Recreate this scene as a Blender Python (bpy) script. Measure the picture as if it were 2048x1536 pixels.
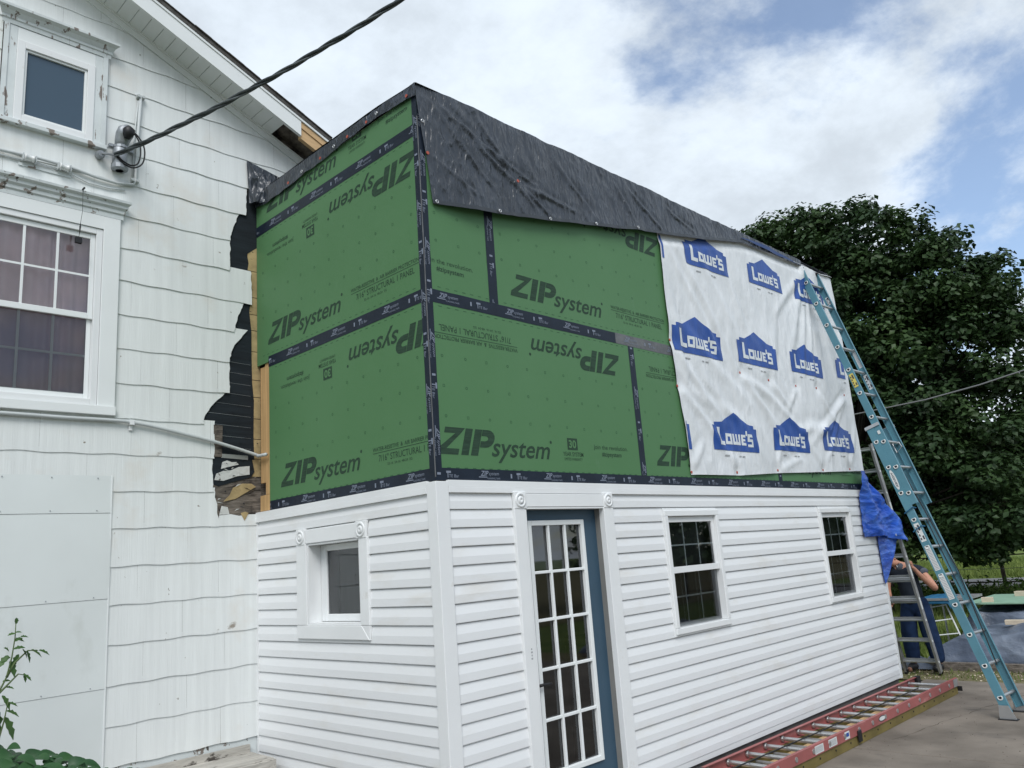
import bpy, bmesh, math, random
import numpy as np
from mathutils import Vector, Matrix, noise
random.seed(7); RNG = np.random.default_rng(7)
scene = bpy.context.scene
for o in list(bpy.data.objects): bpy.data.objects.remove(o, do_unlink=True)
COL = scene.collection
R = math.radians

# ------------------------------------------------------------------ camera
cam_d = bpy.data.cameras.new('camera'); cam = bpy.data.objects.new('camera', cam_d); COL.objects.link(cam)
cam_d.sensor_width = 36; cam_d.lens = 28.397; cam_d.clip_end = 2000; cam_d.clip_start = 0.05
yaw, pit, rol = 0.80651, 0.21486, -0.07380
fw = Vector((math.sin(yaw)*math.cos(pit), math.cos(yaw)*math.cos(pit), math.sin(pit)))
rt = Vector((math.cos(yaw), -math.sin(yaw), 0)); up = rt.cross(fw)
r2 = rt*math.cos(rol)+up*math.sin(rol); u2 = up*math.cos(rol)-rt*math.sin(rol)
M = Matrix((r2, u2, -fw)).transposed().to_4x4(); M.translation = Vector((-3.3194, -3.9074, 1.83))
cam.matrix_world = M; scene.camera = cam

# ------------------------------------------------------------------ world, sun, exposure
SUN_EL, SUN_AZ = R(47), R(224)          # azimuth clockwise from +Y
w = bpy.data.worlds.new('World'); scene.world = w; w.use_nodes = True
nt = w.node_tree; nt.nodes.clear()
def N(t, k, **kw):
    n = t.nodes.new(k)
    for a, b in kw.items(): setattr(n, a, b)
    return n
def L(t, a, b): t.links.new(a, b)
def Mth(t, op, a, b=None, clamp=False):
    n = N(t, 'ShaderNodeMath', operation=op); n.use_clamp = clamp
    for i, v in enumerate((a, b)):
        if v is None: continue
        if isinstance(v, (int, float)): n.inputs[i].default_value = v
        else: L(t, v, n.inputs[i])
    return n.outputs[0]
tc = N(nt, 'ShaderNodeTexCoord'); sep = N(nt, 'ShaderNodeSeparateXYZ'); L(nt, tc.outputs['Generated'], sep.inputs[0])
zz = Mth(nt, 'ADD', Mth(nt, 'MAXIMUM', sep.outputs[2], 0.0), 0.25)
cmb = N(nt, 'ShaderNodeCombineXYZ'); L(nt, Mth(nt, 'DIVIDE', sep.outputs[0], zz), cmb.inputs[0]); L(nt, Mth(nt, 'DIVIDE', sep.outputs[1], zz), cmb.inputs[1])
CLOUD_SEED, CLOUD_ROT = 9.4, 9.0
cmb.inputs[2].default_value = CLOUD_SEED
vr = N(nt, 'ShaderNodeVectorRotate', rotation_type='Z_AXIS'); vr.inputs['Angle'].default_value = R(CLOUD_ROT); L(nt, cmb.outputs[0], vr.inputs['Vector'])
def wnoise(scale, detail, rough, dist=0.0, off=None):
    n = N(nt, 'ShaderNodeTexNoise'); n.inputs['Scale'].default_value = scale; n.inputs['Detail'].default_value = detail
    n.inputs['Roughness'].default_value = rough; n.inputs['Distortion'].default_value = dist
    if off:
        mp = N(nt, 'ShaderNodeMapping'); mp.inputs['Location'].default_value = off; L(nt, vr.outputs[0], mp.inputs[0]); L(nt, mp.outputs[0], n.inputs['Vector'])
    else: L(nt, vr.outputs[0], n.inputs['Vector'])
    return n.outputs['Fac']
def wrange(v, a, b, c, d):
    m = N(nt, 'ShaderNodeMapRange'); m.interpolation_type = 'SMOOTHSTEP'; L(nt, v, m.inputs[0])
    for i, q in enumerate((a, b, c, d)): m.inputs[i+1].default_value = q
    return m.outputs[0]
cover = wrange(wnoise(1.5, 12, 0.61, 0.15), 0.38, 0.52, 0.14, 1.0)
shade = wrange(wnoise(2.4, 10, 0.62, 0.1, (5.2, 1.3, 2.0)), 0.32, 0.60, 4.15, 5.6)
sky = N(nt, 'ShaderNodeTexSky', sky_type='NISHITA'); sky.sun_disc = False; sky.sun_elevation = SUN_EL; sky.sun_rotation = SUN_AZ
sky.air_density = 1.0; sky.dust_density = 0.6; sky.ozone_density = 2.2
cc = N(nt, 'ShaderNodeVectorMath', operation='SCALE'); cc.inputs[0].default_value = (0.865, 0.962, 1.065); L(nt, shade, cc.inputs['Scale'])
mx = N(nt, 'ShaderNodeMix', data_type='RGBA'); L(nt, cover, mx.inputs[0]); L(nt, sky.outputs[0], mx.inputs[6]); L(nt, cc.outputs[0], mx.inputs[7])
bg = N(nt, 'ShaderNodeBackground'); bg.inputs[1].default_value = 0.14; L(nt, mx.outputs[2], bg.inputs[0])
out = N(nt, 'ShaderNodeOutputWorld'); L(nt, bg.outputs[0], out.inputs[0])
sd = bpy.data.lights.new('sun', 'SUN'); sd.energy = 1.9; sd.angle = R(30); sd.color = (1.0, 0.985, 0.965)
so = bpy.data.objects.new('sun', sd); COL.objects.link(so)
sdir = Vector((math.sin(SUN_AZ)*math.cos(SUN_EL), math.cos(SUN_AZ)*math.cos(SUN_EL), math.sin(SUN_EL)))
so.rotation_euler = sdir.to_track_quat('Z', 'Y').to_euler(); so.location = sdir*40
vs = scene.view_settings; vs.view_transform = 'Standard'; vs.look = 'None'; vs.gamma = 1; vs.use_curve_mapping = False
vs.exposure = 0.38

# ------------------------------------------------------------------ materials
MATS = {}
def mat(name, col, rough=0.6, spec=0.3, var=0.0, vs=3.0, vdet=4, bump=0.0, bs=40, stretch=(1, 1, 1), metal=0.0,
        col2=None, spots=None, trans=0.0, clear=0.0, bdist=0.01, bdet=4):
    """spots = list of (colour, scale, threshold, softness, stretch)"""
    if name in MATS: return MATS[name]
    m = bpy.data.materials.new(name); m.use_nodes = True; t = m.node_tree; p = t.nodes['Principled BSDF']
    p.inputs['Roughness'].default_value = rough; p.inputs['Specular IOR Level'].default_value = spec; p.inputs['Metallic'].default_value = metal
    if clear: p.inputs['Coat Weight'].default_value = clear
    c4 = (*col, 1); cur = None
    tcn = N(t, 'ShaderNodeTexCoord')
    def nz(scale, det, st, rgh=0.55):
        mp = N(t, 'ShaderNodeMapping'); mp.inputs['Scale'].default_value = st; L(t, tcn.outputs['Object'], mp.inputs[0])
        n = N(t, 'ShaderNodeTexNoise'); n.inputs['Scale'].default_value = scale; n.inputs['Detail'].default_value = det; n.inputs['Roughness'].default_value = rgh
        L(t, mp.outputs[0], n.inputs['Vector']); return n.outputs['Fac']
    def mixc(f, a, b):
        x = N(t, 'ShaderNodeMix', data_type='RGBA')
        if isinstance(f, float): x.inputs[0].default_value = f
        else: L(t, f, x.inputs[0])
        for i, q in ((6, a), (7, b)):
            if isinstance(q, tuple): x.inputs[i].default_value = q
            else: L(t, q, x.inputs[i])
        return x.outputs[2]
    def rng(v, a, b):
        x = N(t, 'ShaderNodeMapRange'); L(t, v, x.inputs[0]); x.inputs[1].default_value = a; x.inputs[2].default_value = b; return x.outputs[0]
    cur = c4
    if var or col2:
        hi = (*col2, 1) if col2 else tuple(min(1, c*(1+var)) for c in col)+(1,)
        lo = c4 if col2 else tuple(c*(1-var) for c in col)+(1,)
        cur = mixc(rng(nz(vs, vdet, stretch), 0.32, 0.68), lo, hi)
    for (sc, scale, th, soft, st) in (spots or []):
        cur = mixc(rng(nz(scale, 6, st, 0.62), th, th+soft), cur, (*sc, 1))
    if isinstance(cur, tuple): p.inputs['Base Color'].default_value = cur
    else: L(t, cur, p.inputs['Base Color'])
    if bump:
        b = N(t, 'ShaderNodeBump'); b.inputs['Strength'].default_value = bump; b.inputs['Distance'].default_value = bdist
        L(t, nz(bs, bdet, stretch), b.inputs['Height']); L(t, b.outputs[0], p.inputs['Normal'])
    if trans:
        tr = N(t, 'ShaderNodeBsdfTranslucent')
        if isinstance(cur, tuple): tr.inputs[0].default_value = cur
        else: L(t, cur, tr.inputs[0])
        ms = N(t, 'ShaderNodeMixShader'); ms.inputs[0].default_value = trans
        L(t, p.outputs[0], ms.inputs[1]); L(t, tr.outputs[0], ms.inputs[2]); L(t, ms.outputs[0], t.nodes['Material Output'].inputs[0])
    MATS[name] = m; return m
def glass(name, tint, mixmin=0.06):
    m = bpy.data.materials.new(name); m.use_nodes = True; t = m.node_tree; t.nodes.remove(t.nodes['Principled BSDF'])
    tr = N(t, 'ShaderNodeBsdfTransparent'); tr.inputs[0].default_value = (*tint, 1)
    gl = N(t, 'ShaderNodeBsdfGlossy'); gl.inputs['Roughness'].default_value = 0.02; gl.inputs[0].default_value = (0.95, 0.97, 1, 1)
    fr = N(t, 'ShaderNodeFresnel'); fr.inputs[0].default_value = 1.55
    f = Mth(t, 'ADD', fr.outputs[0], mixmin, True)
    ms = N(t, 'ShaderNodeMixShader'); L(t, f, ms.inputs[0]); L(t, tr.outputs[0], ms.inputs[1]); L(t, gl.outputs[0], ms.inputs[2])
    L(t, ms.outputs[0], t.nodes['Material Output'].inputs[0]); MATS[name] = m; return m

m_shingle = mat('painted_shingle', (0.70, 0.725, 0.715), 0.55, 0.25, var=0.06, vs=1.3, bump=0.28, bs=9, stretch=(14, 14, 0.55), bdist=0.006,
                spots=[((0.20, 0.17, 0.13), 13, 0.695, 0.03, (1, 1, 0.8)), ((0.66, 0.645, 0.60), 2.1, 0.57, 0.2, (1, 1, 1)), ((0.30, 0.27, 0.23), 3.3, 0.70, 0.06, (1, 1, 1.5))])
m_oldpaint = mat('peeling_paint', (0.60, 0.64, 0.64), 0.6, 0.2, var=0.06, vs=5, bump=0.5, bs=30, bdist=0.006,
                 spots=[((0.22, 0.19, 0.165), 8, 0.575, 0.02, (1.3, 1.3, 1.3)), ((0.09, 0.08, 0.07), 13, 0.655, 0.03, (1.4, 1.4, 1))])
m_oldpaint_v = mat('peeling_paint_upright', (0.62, 0.66, 0.66), 0.6, 0.2, var=0.06, vs=5, bump=0.4, bs=30, bdist=0.005,
                   spots=[((0.22, 0.19, 0.17), 10, 0.595, 0.02, (2.2, 2.2, 0.45))])
m_white = mat('white_trim', (0.74, 0.765, 0.76), 0.45, 0.35, var=0.03, vs=2, bump=0.04, bs=25)
m_whitealu = mat('white_aluminium_sheet', (0.65, 0.685, 0.675), 0.42, 0.4, var=0.05, vs=0.9, bump=0.12, bs=3, bdist=0.02, spots=[((0.42, 0.44, 0.40), 1.2, 0.60, 0.2, (1, 1, 0.5))])
m_siding = mat('vinyl_siding', (0.72, 0.735, 0.74), 0.42, 0.35, var=0.025, vs=1.1, bump=0.05, bs=60, stretch=(0.3, 0.3, 2), bdist=0.003,
               spots=[((0.62, 0.60, 0.55), 2.0, 0.55, 0.30, (0.7, 0.7, 2.6)), ((0.25, 0.24, 0.22), 14, 0.75, 0.03, (1, 1, 1))])
m_vinyl = mat('vinyl_trim', (0.73, 0.745, 0.745), 0.38, 0.4, var=0.03, vs=2.5, bump=0.03, bs=30, spots=[((0.55, 0.52, 0.46), 5, 0.66, 0.15, (1, 1, 1))])
m_soffit = mat('soffit_vinyl', (0.72, 0.75, 0.75), 0.5, 0.3, var=0.03, vs=3)
m_groove = mat('soffit_groove', (0.30, 0.33, 0.34), 0.6, 0.2)
m_roofing = mat('roof_shingle', (0.09, 0.085, 0.08), 0.9, 0.1, var=0.3, vs=30, bump=0.5, bs=80)
m_lumber = mat('pine_lumber', (0.50, 0.32, 0.15), 0.7, 0.2, var=0.16, vs=4, stretch=(9, 9, 0.7), bump=0.2, bs=12, spots=[((0.22, 0.11, 0.05), 9, 0.70, 0.04, (1, 1, 0.6))])
m_lumber_y = mat('pine_lumber_level', (0.55, 0.37, 0.20), 0.7, 0.2, var=0.14, vs=4, stretch=(0.7, 9, 9), bump=0.2, bs=12)
m_tanboard = mat('tan_sheathing', (0.38, 0.29, 0.15), 0.85, 0.1, var=0.22, vs=9, bump=0.3, bs=40, spots=[((0.07, 0.06, 0.05), 12, 0.63, 0.05, (1, 1, 2.5))])
m_oldboard = mat('weathered_board', (0.15, 0.13, 0.11), 0.9, 0.1, var=0.5, vs=12, vdet=9, bump=0.9, bs=30, stretch=(.5, 1, 3.0), spots=[((0.035, 0.03, 0.03), 6, 0.55, 0.15, (1, 1, 1)), ((0.30, 0.28, 0.25), 16, 0.68, 0.05, (1, 1, 1))])
m_felt = mat('tar_paper', (0.012, 0.017, 0.022), 0.75, 0.25, var=0.3, vs=4, bump=0.25, bs=9, stretch=(0.7, 1, 6), bdist=0.01)
m_scrap = mat('scrap_paint', (0.55, 0.56, 0.54), 0.7, 0.2, bump=0.5, bs=40, spots=[((0.10, 0.09, 0.08), 14, 0.60, 0.05, (1, 1, 1))])
m_zip = mat('green_sheathing', (0.074, 0.181, 0.075), 0.52, 0.26, var=0.05, vs=0.7, bump=0.10, bs=6, bdist=0.01, col2=(0.086, 0.196, 0.088), spots=[((0.105, 0.21, 0.115), 3.5, 0.66, 0.12, (1, 1, 0.4)), ((0.055, 0.15, 0.065), 22, 0.74, 0.04, (1, 1, 1))])
m_ink = mat('sheathing_ink', (0.026, 0.055, 0.034), 0.6, 0.2, var=0.25, vs=30, stretch=(0.3, 0.3, 3))
m_inkl = mat('sheathing_ink_thin', (0.030, 0.088, 0.042), 0.6, 0.2)
m_tape = mat('flashing_tape', (0.010, 0.0165, 0.029), 0.45, 0.25, var=0.2, vs=5, bump=0.25, bs=22, bdist=0.004)
m_tapeg = mat('flashing_tape_scuffed', (0.11, 0.115, 0.12), 0.5, 0.4, var=0.25, vs=9, bump=0.6, bs=30, bdist=0.006)
m_tapeink = mat('tape_ink', (0.20, 0.23, 0.29), 0.6, 0.2)
m_tarpk = mat('black_tarp', (0.022, 0.028, 0.038), 0.30, 0.6, var=0.25, vs=3, bump=0.35, bs=8, stretch=(3.2, 3.2, 1.3), bdist=0.02, bdet=3)
m_tarpe = mat('black_tarp_edge', (0.03, 0.035, 0.042), 0.38, 0.5, bump=0.3, bs=20)
m_tarpw = mat('white_tarp', (0.66, 0.685, 0.70), 0.42, 0.45, var=0.03, vs=2, bump=0.7, bs=9, stretch=(2.2, 2.2, 1.0), bdist=0.012, bdet=6)
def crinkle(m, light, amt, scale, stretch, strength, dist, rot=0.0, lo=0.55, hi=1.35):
    """fine sharp creases: ridged noise drives the relief and paints highlight streaks and crease whitening into the colour"""
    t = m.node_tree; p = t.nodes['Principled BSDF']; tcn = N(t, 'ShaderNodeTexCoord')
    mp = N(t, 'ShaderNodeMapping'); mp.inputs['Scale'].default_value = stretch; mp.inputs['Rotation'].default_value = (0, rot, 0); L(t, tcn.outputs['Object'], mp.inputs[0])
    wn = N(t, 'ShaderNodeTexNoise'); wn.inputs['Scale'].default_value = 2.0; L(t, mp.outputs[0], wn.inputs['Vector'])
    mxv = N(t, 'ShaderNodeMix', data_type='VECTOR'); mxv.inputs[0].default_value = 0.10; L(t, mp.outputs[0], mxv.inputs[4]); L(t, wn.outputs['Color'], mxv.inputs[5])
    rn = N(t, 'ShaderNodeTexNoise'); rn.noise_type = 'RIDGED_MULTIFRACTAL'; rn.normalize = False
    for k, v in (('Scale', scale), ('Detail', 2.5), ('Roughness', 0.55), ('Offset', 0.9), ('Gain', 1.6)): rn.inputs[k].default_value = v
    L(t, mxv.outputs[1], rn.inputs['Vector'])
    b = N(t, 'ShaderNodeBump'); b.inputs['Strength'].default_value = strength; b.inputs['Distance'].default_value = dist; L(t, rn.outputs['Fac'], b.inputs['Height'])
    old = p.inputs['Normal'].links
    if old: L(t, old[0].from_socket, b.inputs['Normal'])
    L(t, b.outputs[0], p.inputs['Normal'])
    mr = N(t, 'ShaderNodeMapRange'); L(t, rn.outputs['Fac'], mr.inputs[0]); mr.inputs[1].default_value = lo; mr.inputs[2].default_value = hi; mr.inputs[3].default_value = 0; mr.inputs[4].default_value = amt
    mc = N(t, 'ShaderNodeMix', data_type='RGBA'); L(t, mr.outputs[0], mc.inputs[0]); mc.inputs[7].default_value = (*light, 1)  # ridge highlights and whitened creases mixed in as a lighter colour
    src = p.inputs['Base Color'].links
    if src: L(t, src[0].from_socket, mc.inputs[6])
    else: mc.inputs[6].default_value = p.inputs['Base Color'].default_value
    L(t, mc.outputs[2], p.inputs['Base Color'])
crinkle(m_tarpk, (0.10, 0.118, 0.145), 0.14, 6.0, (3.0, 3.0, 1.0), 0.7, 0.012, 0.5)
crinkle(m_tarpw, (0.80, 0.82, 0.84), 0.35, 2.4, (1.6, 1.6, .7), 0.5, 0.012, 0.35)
m_logob = mat('logo_blue', (0.022, 0.075, 0.30), 0.45, 0.4, var=0.12, vs=6, bump=0.5, bs=10, stretch=(2.2, 2.2, 1), bdist=0.01)
m_logow = mat('logo_white', (0.62, 0.66, 0.68), 0.45, 0.4, bump=0.5, bs=10, stretch=(2.2, 2.2, 1), bdist=0.01)
m_tarpb = mat('blue_tarp', (0.006, 0.070, 0.45), 0.28, 0.6, var=0.3, vs=4, bump=0.7, bs=4, stretch=(1.0, 1.0, 2.8), bdist=0.04, bdet=6)
m_tarpn = mat('navy_tarp', (0.085, 0.105, 0.145), 0.36, 0.5, var=0.3, vs=2.5, bump=0.9, bs=5, stretch=(1, 1, 1.6), bdist=0.03, bdet=6)
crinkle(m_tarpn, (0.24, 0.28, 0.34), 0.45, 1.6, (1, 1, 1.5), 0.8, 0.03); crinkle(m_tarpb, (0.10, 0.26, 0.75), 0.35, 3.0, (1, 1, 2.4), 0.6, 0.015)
m_orange = mat('orange_cap', (0.40, 0.09, 0.06), 0.5)
m_orange2 = mat('dull_red_cap', (0.30, 0.08, 0.06), 0.6)
m_grommet = mat('grommet', (0.5, 0.51, 0.52), 0.3, 0.5, metal=0.6)
m_black = mat('black_plastic', (0.012, 0.012, 0.014), 0.5, 0.4)
m_doorblue = mat('blue_door_paint', (0.038, 0.078, 0.118), 0.42, 0.4, var=0.06, vs=2, bump=0.05, bs=60)
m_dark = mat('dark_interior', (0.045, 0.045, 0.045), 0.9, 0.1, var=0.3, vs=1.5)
m_inner = mat('interior_wall', (0.20, 0.20, 0.19), 0.9, 0.1, var=0.1)
m_curtain = mat('pink_curtain', (0.85, 0.62, 0.63), 0.9, 0.1, var=0.15, vs=2)
m_bluepane = mat('reflection_pane', (0.050, 0.085, 0.125), 0.12, 0.35)  # blue-grey reflection put into the base colour of the upper pane
m_glass = glass('window_glass', (0.86, 0.9, 0.9), 0.05); m_screen = mat('insect_screen', (0.03, 0.033, 0.038), 0.7, 0.2)
m_fibre = mat('teal_fibreglass', (0.085, 0.215, 0.270), 0.42, 0.4, var=0.10, vs=3, bump=0.05, bs=60, spots=[((0.16, 0.28, 0.32), 7, 0.66, 0.1, (1, 1, 0.4))])
m_alu = mat('aluminium', (0.55, 0.56, 0.56), 0.38, 0.5, metal=0.85, var=0.08, vs=6, bump=0.05, bs=80)
m_aluold = mat('dull_aluminium', (0.36, 0.36, 0.36), 0.5, 0.5, metal=0.6, var=0.15, vs=8, bump=0.1, bs=60, spots=[((0.55, 0.55, 0.53), 14, 0.66, 0.05, (1, 1, 1))])
m_steel = mat('galvanised', (0.30, 0.32, 0.34), 0.5, 0.5, metal=0.5, var=0.15, vs=20)
m_red = mat('red_fibreglass', (0.31, 0.098, 0.092), 0.5, 0.4, var=0.12, vs=4, spots=[((0.45, 0.20, 0.19), 6, 0.58, 0.15, (0.4, 1, 1))])
m_olive = mat('olive_fibreglass', (0.16, 0.125, 0.04), 0.55, 0.35, var=0.2, vs=4)
m_sticker = mat('sticker', (0.62, 0.64, 0.63), 0.5); m_stickery = mat('yellow_sticker', (0.60, 0.50, 0.12), 0.5); m_stickerk = mat('sticker_print', (0.05, 0.05, 0.06), 0.6); m_stickerg = mat('sticker_print_grey', (0.34, 0.35, 0.36), 0.6)
m_cable = mat('cable_sheath', (0.055, 0.066, 0.070), 0.6, 0.3, var=0.3, vs=12)
m_cablel2 = mat('neutral_strand', (0.10, 0.115, 0.12), 0.55, 0.3, var=0.3, vs=12)
m_cablel = mat('bare_wire', (0.14, 0.145, 0.145), 0.5, 0.4)
m_pipe = mat('painted_conduit', (0.50, 0.53, 0.53), 0.45, 0.4, var=0.06, vs=6)
m_porc = mat('porcelain', (0.66, 0.68, 0.67), 0.25, 0.5)
m_conc = mat('concrete', (0.180, 0.156, 0.130), 0.85, 0.15, var=0.30, vs=1.6, vdet=10, bump=0.5, bs=55, bdist=0.004,
             spots=[((0.10, 0.09, 0.08), 1.7, 0.60, 0.12, (1, 0.5, 1)), ((0.30, 0.28, 0.26), 45, 0.66, 0.05, (1, 1, 1)), ((0.05, 0.045, 0.04), 32, 0.74, 0.03, (1, 1, 1))])
m_found = mat('foundation', (0.15, 0.145, 0.14), 0.9, 0.1, var=0.2, vs=6, bump=0.5, bs=30)
m_dirt = mat('soil', (0.075, 0.062, 0.045), 0.95, 0.1, var=0.3, vs=6, bump=0.7, bs=30)
m_field = mat('grass_ground', (0.07, 0.11, 0.028), 0.95, 0.1, vs=1.2, col2=(0.15, 0.19, 0.055), vdet=8, bump=0.8, bs=12)
m_road = mat('asphalt', (0.16, 0.16, 0.16), 0.9, 0.15, var=0.1, vs=2)
m_chips = mat('chip_mulch', (0.10, 0.09, 0.05), 0.95, 0.1, vs=9, col2=(0.20, 0.18, 0.10), bump=0.8, bs=40)
m_blade = mat('grass_blade', (0.085, 0.13, 0.028), 0.7, 0.2, vs=0.9, col2=(0.22, 0.27, 0.075), trans=0.3)
m_weed = mat('weed_leaf', (0.035, 0.075, 0.018), 0.7, 0.2, vs=1.5, col2=(0.10, 0.17, 0.035), trans=0.3)
m_leaf = mat('maple_leaf', (0.018, 0.040, 0.016), 0.5, 0.30, vs=0.9, col2=(0.052, 0.096, 0.030), trans=0.25, spots=[((0.080, 0.13, 0.042), 2.6, 0.60, 0.1, (1, 1, 1))])
m_leaf2 = mat('ash_leaf', (0.022, 0.046, 0.020), 0.55, 0.3, vs=0.9, col2=(0.060, 0.10, 0.04), trans=0.22)
m_bark = mat('bark', (0.05, 0.042, 0.035), 0.95, 0.1, var=0.3, vs=8, bump=0.8, bs=20, stretch=(4, 4, 0.7))
m_tomleaf = mat('tomato_leaf', (0.045, 0.10, 0.030), 0.5, 0.35, vs=9, col2=(0.075, 0.15, 0.04), trans=0.25)
m_bushleaf = mat('bush_leaf', (0.022, 0.075, 0.028), 0.45, 0.4, vs=6, col2=(0.04, 0.11, 0.035), trans=0.2)
m_stem = mat('stem', (0.09, 0.13, 0.05), 0.7)
m_skin = mat('skin', (0.44, 0.22, 0.15), 0.55, 0.3, var=0.12, vs=14)
m_shirt = mat('navy_shirt', (0.016, 0.021, 0.030), 0.85, 0.1, var=0.25, vs=9, bump=0.4, bs=14)
m_shirtg = mat('grey_shirt', (0.075, 0.085, 0.105), 0.85, 0.1, var=0.2, vs=9)
m_jeans = mat('dark_jeans', (0.012, 0.025, 0.062), 0.85, 0.1, var=0.3, vs=10, bump=0.4, bs=16)
m_hair = mat('dark_hair', (0.03, 0.022, 0.016), 0.7)
m_fence = mat('fence_wood', (0.09, 0.075, 0.06), 0.9, 0.1, var=0.25, vs=8, bump=0.5, bs=25)
m_greenpanel = mat('pale_green_board', (0.24, 0.38, 0.28), 0.6, 0.2, var=0.1, vs=5)
m_osb = mat('pale_board', (0.55, 0.47, 0.36), 0.7, 0.2, var=0.12, vs=8)
m_cyan = mat('cyan_webbing', (0.02, 0.11, 0.21), 0.6, 0.3, var=0.2, vs=14)
m_step = mat('old_white_step', (0.42, 0.40, 0.36), 0.8, 0.15, var=0.2, vs=5, bump=0.7, bs=20, stretch=(0.5, 3, 3), spots=[((0.09, 0.08, 0.07), 8, 0.60, 0.05, (0.5, 2.5, 1))])

# ------------------------------------------------------------------ mesh builder
WORLD = {}
def V3(*a): return Vector(a)
class MB:
    def __init__(s): s.v = []; s.f = []
    def add(s, vs, fs):
        b = len(s.v); s.v += [tuple(v) for v in vs]; s.f += [tuple(b+i for i in f) for f in fs]; return s
    def box(s, x0, x1, y0, y1, z0, z1):
        return s.add([(x0,y0,z0),(x1,y0,z0),(x1,y1,z0),(x0,y1,z0),(x0,y0,z1),(x1,y0,z1),(x1,y1,z1),(x0,y1,z1)],
                     [(0,3,2,1),(4,5,6,7),(0,1,5,4),(1,2,6,5),(2,3,7,6),(3,0,4,7)])
    def obox(s, o, a, b, c):
        """box from corner o along vectors a, b, c"""
        o, a, b, c = map(Vector, (o, a, b, c))
        if a.cross(b).dot(c) < 0: a, b = b, a
        p = [o, o+a, o+a+b, o+b, o+c, o+a+c, o+a+b+c, o+b+c]
        return s.add(p, [(0,3,2,1),(4,5,6,7),(0,1,5,4),(1,2,6,5),(2,3,7,6),(3,0,4,7)])
    def tube(s, pts, r, n=8, caps=True, fine=0):
        pts = [Vector(p) for p in pts]; rs = r if isinstance(r, (list, tuple)) else [r]*len(pts)
        if fine:                                             # Catmull-Rom through the points
            P, Q = [], []
            for i in range(len(pts)-1):
                a, b, c, d = pts[max(i-1, 0)], pts[i], pts[i+1], pts[min(i+2, len(pts)-1)]
                for k in range(fine):
                    t = k/fine; P.append(.5*(2*b+(c-a)*t+(2*a-5*b+4*c-d)*t*t+(3*b-a-3*c+d)*t**3)); Q.append(rs[i]+(rs[i+1]-rs[i])*t)
            pts, rs = P+[pts[-1]], Q+[rs[-1]]
        rings = []; prev = None
        for i, p in enumerate(pts):
            d = (pts[min(i+1, len(pts)-1)]-pts[max(i-1, 0)]).normalized()
            if prev is None: q = d.orthogonal().normalized()
            else: q = (prev-d*prev.dot(d)); q = q.normalized() if q.length > 1e-6 else d.orthogonal().normalized()
            prev = q; b = d.cross(q)
            rings.append([p+(q*math.cos(2*math.pi*k/n)+b*math.sin(2*math.pi*k/n))*rs[i] for k in range(n)])
        base = len(s.v)
        for rg in rings: s.v += [tuple(v) for v in rg]
        for i in range(len(pts)-1):
            for k in range(n):
                a = base+i*n+k; b2 = base+i*n+(k+1) % n
                s.f.append((a, b2, b2+n, a+n))
        if caps:
            s.f.append(tuple(base+k for k in reversed(range(n)))); s.f.append(tuple(base+(len(pts)-1)*n+k for k in range(n)))
        return s
    def prism(s, poly, fn0, fn1):
        """poly of 2-D points, fn0 / fn1 map to front and back; polygon must run counter-clockwise seen from the front"""
        n = len(poly); a = [fn0(*p) for p in poly]; b = [fn1(*p) for p in poly]
        return s.add(a+b, [tuple(range(n)), tuple(reversed(range(n, 2*n)))]+[(i, i+n, (i+1) % n+n, (i+1) % n) for i in range(n)])
    def grid(s, nu, nv, fn, flip=False):
        b = len(s.v)
        for j in range(nv+1):
            for i in range(nu+1): s.v.append(tuple(fn(i/nu, j/nv)))
        for j in range(nv):
            for i in range(nu):
                q = b+j*(nu+1)+i; f = (q, q+1, q+nu+2, q+nu+1)
                s.f.append(f[::-1] if flip else f)
        return s
    def mesh(s, name, smooth=False):
        me = bpy.data.meshes.new(name); me.from_pydata(s.v, [], s.f); me.update()
        if smooth: me.polygons.foreach_set('use_smooth', [True]*len(me.polygons))
        return me
    def build(s, name, m, parent=None, smooth=False, thick=0.0, bevel=0.0):
        o = link(name, s.mesh(name, smooth), m, parent)
        if thick:
            md = o.modifiers.new('thickness', 'SOLIDIFY'); md.thickness = thick; md.offset = 0
        if bevel:
            md = o.modifiers.new('bevel', 'BEVEL'); md.width = bevel; md.segments = 2; md.limit_method = 'ANGLE'; md.angle_limit = R(40)
        return o
def link(name, me, m, parent=None, matrix=None):
    o = bpy.data.objects.new(name, me); COL.objects.link(o)
    if m is not None and not me.materials: me.materials.append(m)
    mw = matrix or Matrix.Identity(4); WORLD[o.name] = mw
    if parent is not None:
        o.parent = parent; o.matrix_parent_inverse = WORLD[parent.name].inverted()
    o.matrix_basis = mw
    return o
def tag(o, label, cat, group=None, kind=None):
    o['label'] = label; o['category'] = cat
    if group: o['group'] = group
    if kind: o['kind'] = kind
    return o
def thing(name, label, cat, loc=(0, 0, 0), group=None):
    o = bpy.data.objects.new(name, None); COL.objects.link(o); o.empty_display_size = 0.2
    o.location = loc; WORLD[o.name] = Matrix.Translation(loc); return tag(o, label, cat, group)
def struct(o, label, cat):
    o['kind'] = 'structure'; o['label'] = label; o['category'] = cat; return o
def stuff(o, label=None, cat=None):
    o['kind'] = 'stuff'
    if label: o['label'] = label; o['category'] = cat
    return o
def frame_mat(o, x, y, z):
    m = Matrix((Vector(x), Vector(y), Vector(z))).transposed().to_4x4(); m.translation = Vector(o); return m
def cyl_mesh(name, r, h, n=12, axis='z'):
    b = MB()
    e = {'x': V3(1,0,0), 'y': V3(0,1,0), 'z': V3(0,0,1)}[axis]
    b.tube([-e*h/2, e*h/2], r, n); return b.mesh(name)

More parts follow.
